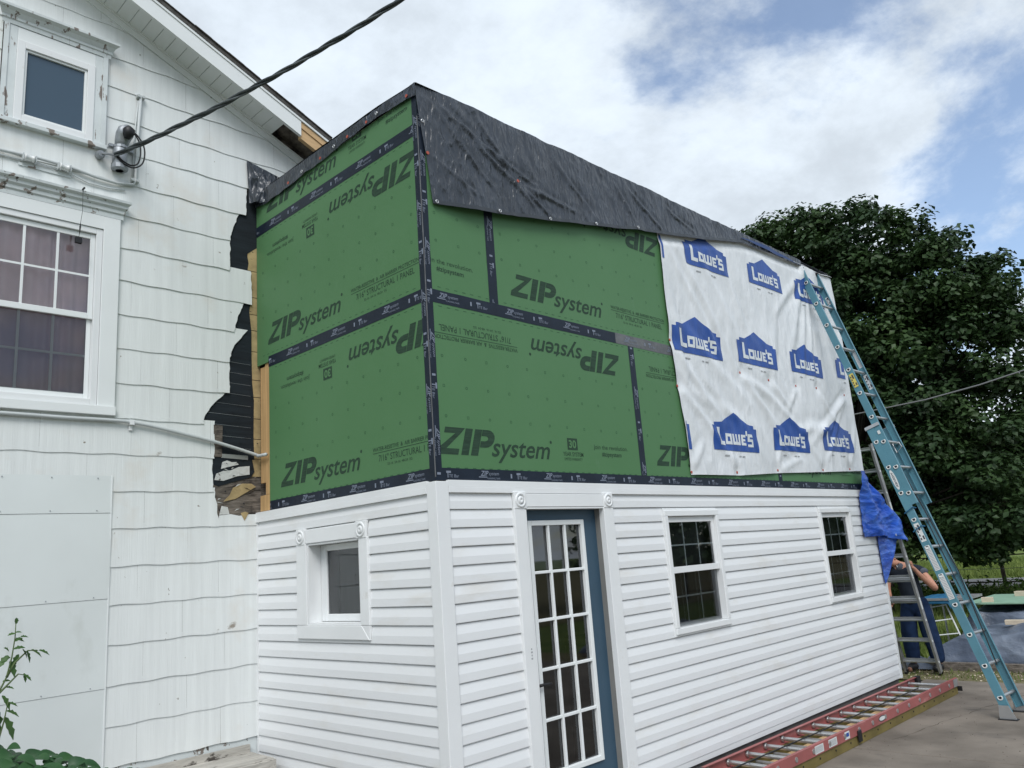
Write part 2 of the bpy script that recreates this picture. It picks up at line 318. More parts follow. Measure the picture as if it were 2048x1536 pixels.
# text -> 2-D triangles
TXT = {}
def text2d(body, shear=0.0, bold=0.0, space=1.0):
    k = (body, shear, bold, space)
    if k in TXT: return TXT[k]
    c = bpy.data.curves.new('t', 'FONT'); c.body = body; c.shear = shear; c.offset = bold; c.space_character = space; c.resolution_u = 3; c.fill_mode = 'FRONT' if hasattr(c, 'fill_mode') else c.fill_mode
    o = bpy.data.objects.new('t', c); COL.objects.link(o)
    dg = bpy.context.evaluated_depsgraph_get(); dg.update()
    me = bpy.data.meshes.new_from_object(o.evaluated_get(dg))
    vs = np.array([v.co[:2] for v in me.vertices]); fs = [tuple(p.vertices) for p in me.polygons]
    bpy.data.objects.remove(o); bpy.data.curves.remove(c); bpy.data.meshes.remove(me)
    lo = vs.min(0); vs = vs-lo; TXT[k] = (vs, fs); return TXT[k]
class Print:
    """flat print collected in wall coordinates (u to the right, z up)"""
    def __init__(s): s.v = []; s.f = []
    def poly(s, pts, fs=None):
        b = len(s.v); s.v += [tuple(p) for p in pts]; s.f += [tuple(b+i for i in f) for f in (fs or [range(len(pts))])]
    def rect(s, u0, u1, z0, z1): s.poly([(u0, z0), (u1, z0), (u1, z1), (u0, z1)])
    def text(s, body, u0, z0, w_, h_, rot=0, shear=0.0, bold=0.0):
        vs, fs = text2d(body, shear, bold); sc = vs.max(0); p = vs/sc*np.array([w_, h_])
        s.put(p, fs, u0, z0, w_, h_, rot)
    def put(s, p, fs, u0, z0, w_, h_, rot):
        p = np.asarray(p, float)
        if rot: p = np.array([w_, h_])-p
        s.poly([(u0+a, z0+b) for a, b in p], fs)
    def build(s, name, m, parent, wall, off, clip=None, fine=None, disp=None):
        bm = bmesh.new(); vs = [bm.verts.new((a, 0, b)) for a, b in s.v]
        for f in s.f:
            try: bm.faces.new([vs[i] for i in f])
            except ValueError: pass
        if clip:
            for co, no in (((clip[0],0,0),(-1,0,0)), ((clip[1],0,0),(1,0,0)), ((0,0,clip[2]),(0,0,-1)), ((0,0,clip[3]),(0,0,1))):
                bmesh.ops.bisect_plane(bm, geom=bm.verts[:]+bm.edges[:]+bm.faces[:], plane_co=co, plane_no=no, clear_outer=True)
        if not bm.verts: bm.free(); return None
        if fine:
            us = [v.co.x for v in bm.verts]; zs = [v.co.z for v in bm.verts]
            for k in range(int(min(us)/fine), int(max(us)/fine)+1): bmesh.ops.bisect_plane(bm, geom=bm.verts[:]+bm.edges[:]+bm.faces[:], plane_co=(k*fine,0,0), plane_no=(1,0,0))
            for k in range(int(min(zs)/fine), int(max(zs)/fine)+1): bmesh.ops.bisect_plane(bm, geom=bm.verts[:]+bm.edges[:]+bm.faces[:], plane_co=(0,0,k*fine), plane_no=(0,0,1))
        for v in bm.verts:
            u, z = v.co.x, v.co.z
            if disp: v.co = disp(u, z, off)
            elif wall == 'F': v.co = (u, -off, z)
            else: v.co = (-off, -u, z)
        me = bpy.data.meshes.new(name); bm.to_mesh(me); bm.free()
        return link(name, me, m, parent)
def block_of(name):
    def deco(fn):
        def g(pr, *a, **k):
            if isinstance(pr, list): q = Print(); fn(q, *a, **k); pr.append((name, q))
            else: fn(pr, *a, **k)
        return g
    return deco
@block_of('brand_lettering')
def zip_logo(pr, u0, z0, rot=0, s=0.18, total=1.09):
    k = 0.30
    sh = lambda pts: [((x+k*y)*s, y*s) for x, y in pts]
    W_, H_ = total, s
    def put(pts): pr.put(sh(pts), [tuple(range(len(pts)))], u0, z0, W_, H_, rot)
    put([(0.06,1),(0.06,.79),(.60,.79),(.86,.79),(1.02,1)]); put([(.60,.79),(-.08,.22),(-.08,0),(.30,.22),(.86,.79)]) ; put([(-.08,0),(.92,0),(.92,.22),(.30,.22)])
    put([(1.06,0),(1.42,0),(1.42,1),(1.06,1)]); put([(1.54,0),(1.90,0),(1.90,1),(1.54,1)])
    oc, ic = [], []
    for i in range(9):
        a = math.pi/2-math.pi*i/8
        oc.append((2.22+.40*math.cos(a), .66+.34*math.sin(a))); ic.append((2.12+.16*math.cos(a), .66+.10*math.sin(a)))
    oc = [(1.92,1)]+oc+[(1.92,.32)]; ic = [(1.92,.76)]+ic+[(1.92,.56)]
    for i in range(len(oc)-1): put([oc[i], oc[i+1], ic[i+1], ic[i]])
    vs, fs = text2d('system', 0.30, 0.012)
    sc = vs.max(0); p = vs/sc*np.array([0.60, s*0.86])+np.array([0.47, -s*0.235])
    pr.put(p, fs, u0, z0, W_, H_, rot)
    p = [(1.085+.012*math.cos(a*.785), s*.72+.012*math.sin(a*.785)) for a in range(8)]
    pr.put(p, [tuple(range(8))], u0, z0, W_, H_, rot)
@block_of('badge_number')
def badge_num(pr, u0, z0, rot=0):
    W_, H_ = 0.236, 0.178
    vs, fs = text2d('30', 0, .03); pr.put(vs/vs.max(0)*np.array([.086, .062])+np.array([.074, .102]), fs, u0, z0, W_, H_, rot)
@block_of('warranty_badge')
def badge_box(pr, u0, z0, rot=0):
    W_, H_ = 0.236, 0.178
    a = 0.058; b0 = 0.088; q = 0.118
    vs, fs = text2d('30', 0, 0.01); sc = vs.max(0)
    def rc(x0, x1, y0, y1): pr.put([(x0,y0),(x1,y0),(x1,y1),(x0,y1)], [(0,1,2,3)], u0, z0, W_, H_, rot)
    rc(a, a+q, b0, b0+.09)
    for body, y, h_, x0, w_ in (('YEAR SYSTEM', 0.04, 0.032, 0, .236), ('LIMITED WARRANTY', 0.008, 0.020, .012, .21)):
        vs, fs = text2d(body, 0, 0.008 if y > .03 else 0); sc = vs.max(0); pr.put(vs/sc*np.array([w_, h_])+np.array([x0, y]), fs, u0, z0, W_, H_, rot)
def badge(pr, u0, z0, rot=0): badge_box(pr, u0, z0, rot); badge_num(pr, u0, z0, rot)
@block_of('slogan_lettering')
def join1(pr, u0, z0, rot=0): pr.text('Join the revolution.', u0, z0+(0 if rot else .055), .44, .045, rot)
@block_of('tag_lettering')
def join2(pr, u0, z0, rot=0): pr.text('#zipsystem', u0+.10, z0+(.055 if rot else 0), .25, .045, rot, 0, .012)
def join(pr, u0, z0, rot=0): join1(pr, u0, z0, rot); join2(pr, u0, z0, rot)
@block_of('panel_lettering')
def water(pr, u0, z0, rot=0):
    W_, H_ = 0.795, 0.138
    for body, y, h_, x0, w_, bd in (('WATER-RESISTIVE  &  AIR BARRIER PROTECTION', 0.108, 0.028, 0, .795, .006), ('7/16" STRUCTURAL 1 PANEL', 0.034, 0.046, .065, .68, .004), ('32-16  24-16  48-24  SG', 0.0, 0.017, .16, .27, 0)):
        vs, fs = text2d(body, 0, bd); sc = vs.max(0); pr.put(vs/sc*np.array([w_, h_])+np.array([x0, y]), fs, u0, z0, W_, H_, rot)
    pr.put([(0,.094),(.795,.094),(.795,.098),(0,.098)], [(0,1,2,3)], u0, z0, W_, H_, rot)
def marks(pr, u0, u1, zc):
    k = 0; u = u0
    while u < u1:
        for j, dz in enumerate((-.203, 0, .203)):
            n, rr = ((4, .013) if (k+j) % 3 == 1 else (8, .0105)); jj = random.uniform(-.006, .006)
            o = [(u+jj+rr*math.cos(2*math.pi*i/n+math.pi/4), zc+dz+rr*math.sin(2*math.pi*i/n+math.pi/4)) for i in range(n)]
            q = [(u+jj+(rr-.0036)*math.cos(2*math.pi*i/n+math.pi/4), zc+dz+(rr-.0036)*math.sin(2*math.pi*i/n+math.pi/4)) for i in range(n)]
            pr.poly(o+q, [(i, (i+1) % n, (i+1) % n+n, i+n) for i in range(n)])
        u += .203; k += 1

# ================================================================== SETTING
D = 2.26                                     # house wall plane y = D, addition corner at the origin
def sheet(name, x0, x1, y0, y1, z, m, nx=1, ny=1):
    return MB().grid(nx, ny, lambda a, b: (x0+(x1-x0)*a, y0+(y1-y0)*b, z)).build(name, m)
struct(sheet('ground', -300, 600, -400, 400, -0.03, m_field), 'green grass field reaching to the horizon', 'ground')
struct(MB().grid(60, 1, lambda a, b: (24.6+5.2*b+0.0*a, -40+80*a, -0.018)).build('road', m_road), 'grey road running behind the wire fence', 'road')
# concrete slabs with open joints
slab_root = struct(MB().box(-9.2, 7.86, -11.9, 0.02, -0.16, -0.02).build('concrete_pad', m_found), 'stained brown grey concrete pad beside the house', 'concrete pad')
for (a, b, c, d_) in [(4.18, 7.90, -3.2, 0.03), (0.5, 4.165, -3.2, 0.03), (-3.2, 0.485, -3.2, 0.03), (-6.9, -3.215, -3.2, 0.03), (4.18, 8.1, -6.9, -3.215), (0.5, 4.165, -6.9, -3.215), (-3.2, .485, -6.9, -3.215), (-6.9, -3.215, -6.9, -3.215)]:
    MB().box(a, b, c, d_, -0.10, 0.0).build('slab', m_conc, slab_root, bevel=0.006)
struct(sheet('reflection_gravel', -40, 90, -90, -11.9, -0.014, m_chips), 'grey brown gravel sheet added behind the camera to tint the door reflections', 'gravel')  # unseen ground, added so the door panes mirror brown-grey instead of grass
struct(sheet('garden_bed', -9, 0.0, 0.03, 2.4, -0.005, m_dirt), 'dark soil bed along the old house wall', 'soil')
struct(sheet('mulch_strip', 7.9, 9.15, -8, 6, -0.012, m_chips), 'strip of mulch and thin grass beyond the concrete', 'mulch')

n = 900; Pg = [(random.uniform(2.2, 7.8), random.uniform(-3.4, -.1)) for _ in range(n)]; b = MB()
for x, y in Pg:
    r_ = random.uniform(.002, .007); a = random.uniform(0, 3.1); b.add([(x+r_*math.cos(a), y+r_*math.sin(a), .001), (x-r_*.6*math.sin(a), y+r_*.6*math.cos(a), .001), (x-r_*math.cos(a), y-r_*math.sin(a), .001), (x+r_*.2, y+r_*.2, r_*.9)], [(0, 1, 3), (1, 2, 3), (2, 0, 3)])
gr_ = b.build('grit', m_osb2 if False else m_dirt); stuff(gr_, 'scattered grit and specks lying on the concrete pad', 'grit')
crk = MB(); x, y = 4.6, -.75
P = []
for i in range(40): P.append((x, y)); x += .085; y += random.uniform(-.035, .028)-.012
crk.grid(39, 1, lambda a, t: (P[min(39, int(a*39+.5))][0], P[min(39, int(a*39+.5))][1]+.0025*(t*2-1)*(1+.6*math.sin(a*60)), .0012)); crk.build('crack', m_dirt, slab_root)
# ================================================================== OLD WHITE HOUSE
house = thing('white_house', 'old white shingled gable house with torn siding beside the green addition', 'house', (-3.0, D, 0))
SA, SB = 5.870, -0.434                        # soffit line z = SA + SB x on the wall
RIDGE = -4.1
zs_at = lambda x: SA+SB*x if x > RIDGE else SA+SB*RIDGE-abs(SB)*(RIDGE-x)
# wall core, with window openings left to frames that sit proud of it
wins = [(-1.94, -1.40, 5.21, 5.865), (-2.10, -1.28, 3.15, 4.52)]
def wall_poly(b, x0, x1, z0, z1f, y0, y1):
    za, zb = z1f(x0), z1f(x1)
    b.prism([(x0, z0), (x1, z0), (x1, zb), (x0, za)], lambda x, z: (x, y0, z), lambda x, z: (x, y1, z))
b = MB(); Y0, Y1 = D+0.012, D+0.16
top = lambda x: zs_at(x)+0.12
wall_poly(b, -1.28, 2.0, 0, top, Y0, Y1); wall_poly(b, -7.5, -2.10, 0, top, Y0, Y1)
wall_poly(b, -2.10, -1.28, 0, lambda x: 3.15, Y0, Y1); wall_poly(b, -2.10, -1.28, 4.52, lambda x: 5.21, Y0, Y1)
wall_poly(b, -2.10, -1.94, 5.21, top, Y0, Y1); wall_poly(b, -1.40, -1.28, 5.21, top, Y0, Y1); wall_poly(b, -1.94, -1.40, 5.865, top, Y0, Y1)
b.build('wall', m_oldboard, house)
b = MB().box(-7.5, -7.35, D+.16, 9, 0, 4.3).box(1.85, 2.0, D+.16, 9, 0, 4.9).box(-7.35, 1.85, 8.85, 9, 0, 4.3).box(-7.35, 1.85, D+.17, 8.8, 2.6, 2.7).box(-3.2, -.4, 4.2, 4.3, 2.7, 6.0)
b.build('inner_wall', m_inner, house)
MB().box(-7.52, 2.0, D+0.002, D+0.011, 0, 0.66).build('skirt_board', m_oldpaint, house)
# shingles: 24 inch wavy asbestos courses, one object each
H0, HQ = 2.7988, 0.2687
SHEET_X = -1.155
def course_right(k):
    """(x at the top, x at the bottom) of the broken right end of a course"""
    return {-8: (-.10, -.10), -7: (-.14, -.25), -6: (-.245, -.255), -5: (-.06, -.05), -4: (-.095, -.21), -3: (-.075, -.255), -2: (-.25, -.256), -1: (-.25, -.475), 0: (-.375, -.380), 1: (-.39, -.388), 2: (-.37, -.34)}.get(k, (-.012, -.012) if k > 2 else (1.9, 1.9))
def in_openings(x, z):
    if -2.02 < x < -1.30 and 5.17 < z < 6.10: return True
    if -2.24 < x < -1.155 and 3.08 < z < 4.76: return True
    return False
def shingle(xa, xb, zt, zb, rt=None, phase=0.0, xtop=None, zlim=None):
    """one shingle between xa and xb; rt=(x top, x bottom) gives a broken right end"""
    n = 14; b = MB(); yb, yt = D-0.011+random.uniform(-.0012, .0012), D-0.003
    rows = 5 if rt is None else 16
    def edge(t):
        if rt is None: return xb
        c = 1-(1-t)**1.7 if rt[0] > rt[1]+.1 else t
        return rt[0]+(rt[1]-rt[0])*c+0.010*noise.noise(V3(xb*5, zt*9+t*6, 1))+0.006*noise.noise(V3(xb*5, zt*9+t*23, 2))
    def pt(i, t):
        xe = edge(t); x = xa+(xe-xa)*i/n
        wv = 0.0036*math.sin((x+phase)*2*math.pi/0.305)+0.0024*math.sin((x+phase)*2*math.pi/0.61+1)
        z = zt+(zb+wv-zt)*t
        if zlim: z = min(z, zlim(x))
        return (x, yt+(yb-yt)*t, z)
    base = len(b.v)
    for r in range(rows+1):
        for i in range(n+1): b.v.append(pt(i, r/rows))
    for r in range(rows):
        for i in range(n):
            q = r*(n+1)+i; b.f.append((q, q+n+1, q+n+2, q+1))
    k0 = len(b.v); q0 = rows*(n+1)
    for i in range(n+1): x, y, z = b.v[q0+i]; b.v.append((x, D+0.001, z+0.003))
    for i in range(n): b.f.append((q0+i, k0+i, k0+i+1, q0+i+1))
    k1 = len(b.v)
    for r in range(rows+1): x, y, z = b.v[r*(n+1)+n]; b.v.append((x-.001, D+0.001, z))
    for r in range(rows): b.f.append((r*(n+1)+n, (r+1)*(n+1)+n, k1+r+1, k1+r))
    b.build('shingle', m_shingle, house)
joint0 = {0: -1.637, 1: -1.325, 2: -0.917, 3: -0.585, 4: -0.953, 5: -.62, 6: -.90, 7: -.58, 8: -.93}
for k in range(-13, 9):
    zb = H0-k*HQ; zt = zb+HQ+0.035
    if k == 8: zb = 0.655
    j0 = joint0.get(k, -0.4-0.3*(k % 2)+0.05*math.sin(k*2.1)); xr = course_right(k); ph = 0.13*k
    x = j0
    while x > -3.6: x -= 0.612
    zmid = zb+HQ/2
    while x < max(xr)+0.01:
        xa, xb = x+0.0005, x+0.612-0.0005; x += 0.612
        if k <= -9:
            lim = lambda xx: zs_at(xx)-0.075
            if zb > lim(xa): continue
        else: lim = None
        segs = [(xa, xb)]
        # cut round windows and the metal sheets
        def cut(segs, c0, c1):
            r_ = []
            for a, c in segs:
                if c <= c0 or a >= c1: r_.append((a, c)); continue
                if a < c0: r_.append((a, c0))
                if c > c1: r_.append((c1, c))
            return r_
        for (wa, wb_, wz0, wz1) in ((-2.24, -1.150, 3.085, 4.765), (-2.02, -1.292, 5.205, 6.09)):
            if zb < wz1 and zb+HQ > wz0+.03:
                if zb+HQ > wz1+.02:                                   # short piece above the head moulding
                    for a, c in segs:
                        a2, c2 = max(a, wa), min(c, wb_)
                        if c2-a2 > .02: shingle(a2, c2, zt, wz1-.012, None, ph, zlim=lim)
                segs = cut(segs, wa, wb_)
        if k >= 2: segs = cut(segs, -3.7, -1.150)
        for a, c in segs:
            if c-a < 0.02: continue
            if a >= max(xr): continue
            rt_ = None
            if c > min(xr)-0.004: rt_ = (min(xr[0], c) if xr[0] < c or xr[1] < c else c, min(xr[1], c)); 
            if rt_ and rt_[0]-a < 0.03 and rt_[1]-a < 0.03: continue
            if rt_ and (rt_[1] <= a+.01 or rt_[0] <= a+.01): continue
            shingle(a, c, zt, zb, rt_, ph, zlim=lim)
# strip below the hole, up to the addition
MB().prism([(-.345, 2.262), (-.013, 2.262), (-.013, 2.352), (-.10, 2.350), (-.17, 2.340), (-.24, 2.354), (-.335, 2.345)], lambda x, z: (x, D-.010, z), lambda x, z: (x, D+.002, z)).build('shingle', m_shingle, house)
pin_ = cyl_mesh('nail_head', .005, .004, 6, 'y')
# torn hole: felt, tan board, old boards, scraps
def flat(name, pts, y, m, th=0.003, par=house):
    return MB().prism(pts, lambda x, z: (x, y-th, z), lambda x, z: (x, y, z)).build(name, m, par)
flat('tar_paper', [(-.52, 2.80), (-.03, 2.80), (-.035, 3.0), (-.03, 3.3), (-.045, 3.45), (-.05, 3.7), (-.05, 3.9), (-.07, 4.08), (-.05, 4.2), (-.09, 4.42), (-.075, 4.52), (-.09, 4.6), (-.02, 4.66), (.03, 4.70), (.03, 5.15), (-.3, 5.25), (-.5, 5.0)], D+.008, m_felt)
for i in range(9): flat('paper_crease', [(-.45+.05*random.random(), 2.9+i*.09), (-.06, 2.885+i*.09), (-.06, 2.887+i*.09), (-.45, 2.903+i*.09)], D+.0045, m_steel, .0008)
z = 2.66
while z < 4.66:
    h_ = random.uniform(.13, .25)
    flat('sheathing_strip', [(-.085+random.uniform(-.012, .012), z), (.03, z), (.03, z+h_-.006), (-.085+random.uniform(-.012, .012), z+h_-.006)], D+.0105, m_tanboard, .004); z += h_
flat('old_board', [(-.385, 2.33), (.03, 2.33), (.03, 2.545), (-.13, 2.50), (-.25, 2.45), (-.385, 2.44)], D+.006, m_oldboard, .008)
flat('old_board', [(-.385, 2.43), (-.25, 2.44), (-.13, 2.49), (-.03, 2.55), (.03, 2.555), (.03, 2.64), (-.385, 2.64)], D+.009, m_oldboard, .004)
flat('tan_scrap', [(-.30, 2.455), (-.20, 2.475), (-.12, 2.52), (-.02, 2.575), (-.06, 2.60), (-.14, 2.60), (-.22, 2.565), (-.245, 2.51)], D-.0025, m_tanboard, .003)
flat('torn_felt', [(-.40, 2.60), (-.34, 2.575), (-.22, 2.61), (-.06, 2.655), (-.03, 2.70), (-.05, 2.80), (-.20, 2.815), (-.40, 2.80)], D+.0035, m_felt, .003)
flat('paint_scrap', [(-.375, 2.625), (-.30, 2.62), (-.18, 2.66), (-.075, 2.675), (-.075, 2.745), (-.17, 2.735), (-.24, 2.705), (-.30, 2.70), (-.36, 2.675)], D-.0005, m_scrap, .003)
flat('paint_scrap', [(-.32, 2.715), (-.27, 2.73), (-.17, 2.755), (-.19, 2.775), (-.23, 2.772), (-.27, 2.785), (-.31, 2.77)], D-.0006, m_scrap, .002)
flat('paint_scrap', [(-.335, 2.35), (-.25, 2.355), (-.265, 2.41), (-.315, 2.42)], D-.003, m_scrap, .003)
flat('tan_scrap', [(-.16, 2.362), (-.125, 2.30), (-.09, 2.362), (-.12, 2.372)], D-.012, m_tanboard, .002)
for i in range(16):                                           # nail heads, splinters and paper shreds round the hole
    x, z = random.uniform(-.37, -.02), random.uniform(2.36, 2.80); a = random.uniform(-.5, .5); l_ = random.uniform(.02, .07)
    flat('splinter', [(x, z), (x+l_*math.cos(a), z+l_*math.sin(a)), (x+l_*.5*math.cos(a)-.004, z+l_*.5*math.sin(a)+.007)], D-.004-.0006*i, random.choice((m_scrap, m_oldboard, m_tanboard, m_felt)), .001)
for i in range(14): link('nail', pin_, m_steel if i % 3 else m_felt, house, Matrix.Translation((random.uniform(-.36, .0), D-.006, random.uniform(2.36, 3.3))))
flat('grey_board', [(-.385, 2.81), (-.315, 2.81), (-.31, 3.068), (-.385, 3.07)], D-.001, m_oldboard, .005)
flat('grey_batten', [(-.32, 2.805), (-.09, 2.795), (-.09, 2.83), (-.32, 2.838)], D-.0015, m_aluold, .004)
# aluminium sheets over the lower left wall
for z0, z1 in ((0.02, .572), (.575, 1.168), (1.171, 1.768), (1.771, 2.366), (2.369, 2.634)):
    b = MB(); n = 10
    b.grid(n, 4, lambda a, c: (-3.7+2.548*a, D-.014-.004*math.sin(a*9+z0*3)*math.sin(c*3.1)-.003*(1-c), z0-.004*math.sin(a*5)+(z1-z0)*c)); b.box(-3.7, -1.152, D-.0135, D-.002, z0, z0+.003)
    b.build('metal_sheet', m_whitealu, house, smooth=True)
MB().box(-1.156, -1.148, D-.018, D-.002, .02, 2.64).build('sheet_edge', m_white, house)
pin = cyl_mesh('nail', .004, .004, 6, 'y')
for z0 in (.59, 1.19, 1.79, 2.39, 2.62):
    for i in range(7): link('nail', pin, m_steel, house, Matrix.Translation((-1.25-.3*i, D-.019, z0)))
# windows of the house
def casing(parent, x0, x1, z0, z1, wd, y0, y1, m, sides='lrtb', name='casing'):
    b = []
    if 'l' in sides: b.append((x0, x0+wd, z0, z1))
    if 'r' in sides: b.append((x1-wd, x1, z0, z1))
    xi0, xi1 = x0+(wd if 'l' in sides else 0), x1-(wd if 'r' in sides else 0)
    if 't' in sides: b.append((xi0, xi1, z1-wd, z1))
    if 'b' in sides: b.append((xi0, xi1, z0, z0+wd))
    for a in b: MB().box(a[0], a[1], y0, y1, a[2], a[3]).build(name, m, parent, bevel=.003)
def crown(parent, x0, x1, z0, prof, m, name='head_moulding'):
    """prof: list of (projection, height) from the wall face up"""
    P = [(0, 0)]+prof; b = MB(); n = len(P)
    for x in (x0, x1):
        for (p, h_) in P: b.v.append((x-(p*.7 if x == x0 else -p*.7), D-.012-p, z0+h_))
    for i in range(n-1): b.f.append((i, n+i, n+i+1, i+1))
    b.f.append(tuple(range(n))); b.f.append(tuple(reversed(range(n, 2*n)))); b.f.append((0, n-1, 2*n-1, n))
    return b.build(name, m, parent)
# upper
uw = MB().box(-1.94, -1.40, D+.04, D+.05, 5.21, 5.865).build('upper_window', m_white, house)
casing(uw, -1.9275, -1.3845, 5.209, 5.866, .055, D-.035, D+.035, m_vinyl, name='window_frame')
casing(uw, -1.8725, -1.4395, 5.264, 5.811, .018, D-.022, D+.028, m_white, name='sash')
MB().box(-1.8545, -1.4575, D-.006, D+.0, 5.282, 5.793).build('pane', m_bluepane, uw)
casing(uw, -2.012, -1.30, 5.20, 5.972, .085, D-.028, D+.005, m_oldpaint_v, 'lr'); casing(uw, -1.927, -1.385, 5.21, 5.972, .107, D-.027, D+.005, m_white, 't')
MB().box(-1.33, -1.294, D-.036, D-.029, 5.20, 5.972).build('backband', m_oldpaint_v, uw); MB().box(-2.018, -1.985, D-.036, D-.029, 5.20, 5.972).build('backband', m_oldpaint_v, uw)
MB().box(-2.03, -1.285, D-.055, D+.0, 5.172, 5.208).build('sill', m_oldpaint, uw, bevel=.004)
crown(uw, -2.02, -1.292, 5.974, [(.022, 0), (.026, .03), (.035, .036), (.036, .055), (.060, .085), (.090, .10), (.092, .118), (.0, .128)], m_oldpaint_v)
# lower
lw = MB().box(-2.10, -1.28, D+.150, D+.158, 3.15, 4.52).build('lower_window', m_dark, house)
casing(lw, -2.24, -1.156, 3.148, 4.625, .122, D-.030, D+.004, m_white, 'lr'); MB().box(-2.118, -1.278, D-.0295, D+.004, 4.52, 4.625).build('casing', m_white, lw)
MB().box(-2.245, -1.152, D-.045, D+.004, 3.078, 3.146).build('sill', m_white, lw, bevel=.004)
casing(lw, -2.10, -1.280, 3.150, 4.518, .045, D-.020, D+.05, m_vinyl, name='window_frame')
for nm, z0, z1, y in (('upper_sash', 3.80, 4.47, D+.000), ('lower_sash', 3.195, 3.845, D+.022)):
    sh = MB().box(-2.054, -1.326, y+.012, y+.0125, z0, z1)
    so_ = MB().box(-2.054, -2.02, y, y+.022, z0, z1).box(-1.36, -1.326, y, y+.022, z0, z1).box(-2.02, -1.36, y, y+.022, z0, z0+.045).box(-2.02, -1.36, y, y+.022, z1-.04, z1).build(nm, m_white, lw, bevel=.003)
    for i in (1, 2): MB().box(-2.02+.22*i-.009, -2.02+.22*i+.009, y+.004, y+.012, z0+.045, z1-.04).build('muntin', m_white, so_)
    zc = (z0+z1)/2
    for i in range(3): MB().box(-2.02+.22*i+.009*(i > 0), -2.02+.22*(i+1)-.009*(i < 2), y+.0045, y+.0115, zc-.008, zc+.008).build('muntin', m_white, so_)
    for i in range(3):
        for (a, c) in ((z0+.045, zc-.008), (zc+.008, z1-.04)):
            x0, x1 = -2.02+.22*i+.009*(i > 0), -2.02+.22*(i+1)-.009*(i < 2)
            MB().add([(x0, y+.008, a), (x1, y+.008, a), (x1, y+.008, c), (x0, y+.008, c)], [(0, 1, 2, 3)]).build('pane', m_glass, so_)
MB().grid(60, 4, lambda a, c: (-2.06+.74*a, D+.085+.018*math.sin(a*42+2*math.sin(a*9)), 3.19+1.29*c)).build('curtain', m_curtain, lw, smooth=True)
MB().add([(-2.02, D+.021, 3.235), (-1.36, D+.021, 3.235), (-1.36, D+.021, 3.80), (-2.02, D+.021, 3.80)], [(0, 1, 2, 3)]).build('screen', glass('screen_mesh', (.68, .68, .68), -.03), lw)
crown(lw, -2.25, -1.150, 4.627, [(.018, 0), (.018, .035), (.03, .045), (.032, .07), (.05, .085), (.052, .105), (.075, .12), (.078, .138), (.0, .15)], m_oldpaint)
# soffit, fascia, roof
YO = 1.985
u_sl = Vector((1, 0, SB)).normalized(); n_sl = Vector((-SB, 0, 1)).normalized()
def slope_slab(x0, x1, y0, y1, d0, d1, name, m, parent):
    """slab lying on the rake slope between offsets d0..d1 above the soffit line"""
    f = lambda x, y, d_: (x, y, SA+SB*x+d_)
    pts = [f(x0,y0,d0), f(x1,y0,d0), f(x1,y1,d0), f(x0,y1,d0), f(x0,y0,d1), f(x1,y0,d1), f(x1,y1,d1), f(x0,y1,d1)]
    return MB().add(pts, [(0,3,2,1),(4,5,6,7),(0,1,5,4),(1,2,6,5),(2,3,7,6),(3,0,4,7)]).build(name, m, parent)
roof = slope_slab(RIDGE, 0.62, YO-.035, 9.2, .16, .20, 'roof', m_roofing, house)
x = RIDGE
while x < 0.6:                                                   # visible butts of roof shingles along the rake
    slope_slab(x, min(x+.145, .66), YO-.045-random.uniform(0, .006), YO+.4, .2005, .206+random.uniform(0, .004), 'roof_shingle', m_roofing, roof); x += .147
MB().add([(RIDGE, YO-.04, SA+SB*RIDGE+.2), (RIDGE, 9.2, SA+SB*RIDGE+.2), (RIDGE-4, 9.2, SA+SB*RIDGE+.2-4*.434), (RIDGE-4, YO-.04, SA+SB*RIDGE+.2-4*.434)], [(0, 1, 2, 3)]).build('roof_far_slope', m_roofing, roof, thick=.05)
slope_slab(RIDGE, 0.60, YO-.030, YO+.02, .135, .159, 'drip_edge', m_white, house)
slope_slab(RIDGE, .285, YO-.022, YO+.010, -.012, .134, 'fascia', m_white, house)
slope_slab(.286, .80, YO-.006, YO+.035, -.03, .134, 'bare_rafter', m_lumber_y, house)
slope_slab(.286, .80, YO-.016, YO-.0065, .072, .133, 'bare_rafter', m_lumber_y, house)
slope_slab(.10, .80, YO+.04, D-.01, .07, .08, 'roof_deck', m_oldboard, house)
x = RIDGE
i = 0
while x < 0.12:
    slope_slab(x, x+.094, YO+.011, D-.022, 0.0, .006, 'soffit_slat', m_soffit, house)
    slope_slab(x+.094, x+.0985, YO+.011, D-.022, .007, .012, 'soffit_groove', m_groove, house); x += .0985
slope_slab(RIDGE, 1.2, D-.022, D-.006, -.075, .004, 'rake_trim', m_soffit, house); slope_slab(RIDGE, 1.2, D-.034, D-.0225, -.016, .002, 'soffit_channel', m_white, house)
slope_slab(.60, 1.9, YO+.05, D, .05, .12, 'roof_end', m_oldboard, house)
b = MB().prism([(-.70, 0)], lambda *a: (0, 0, 0), lambda *a: (0, 0, 0)) if False else None
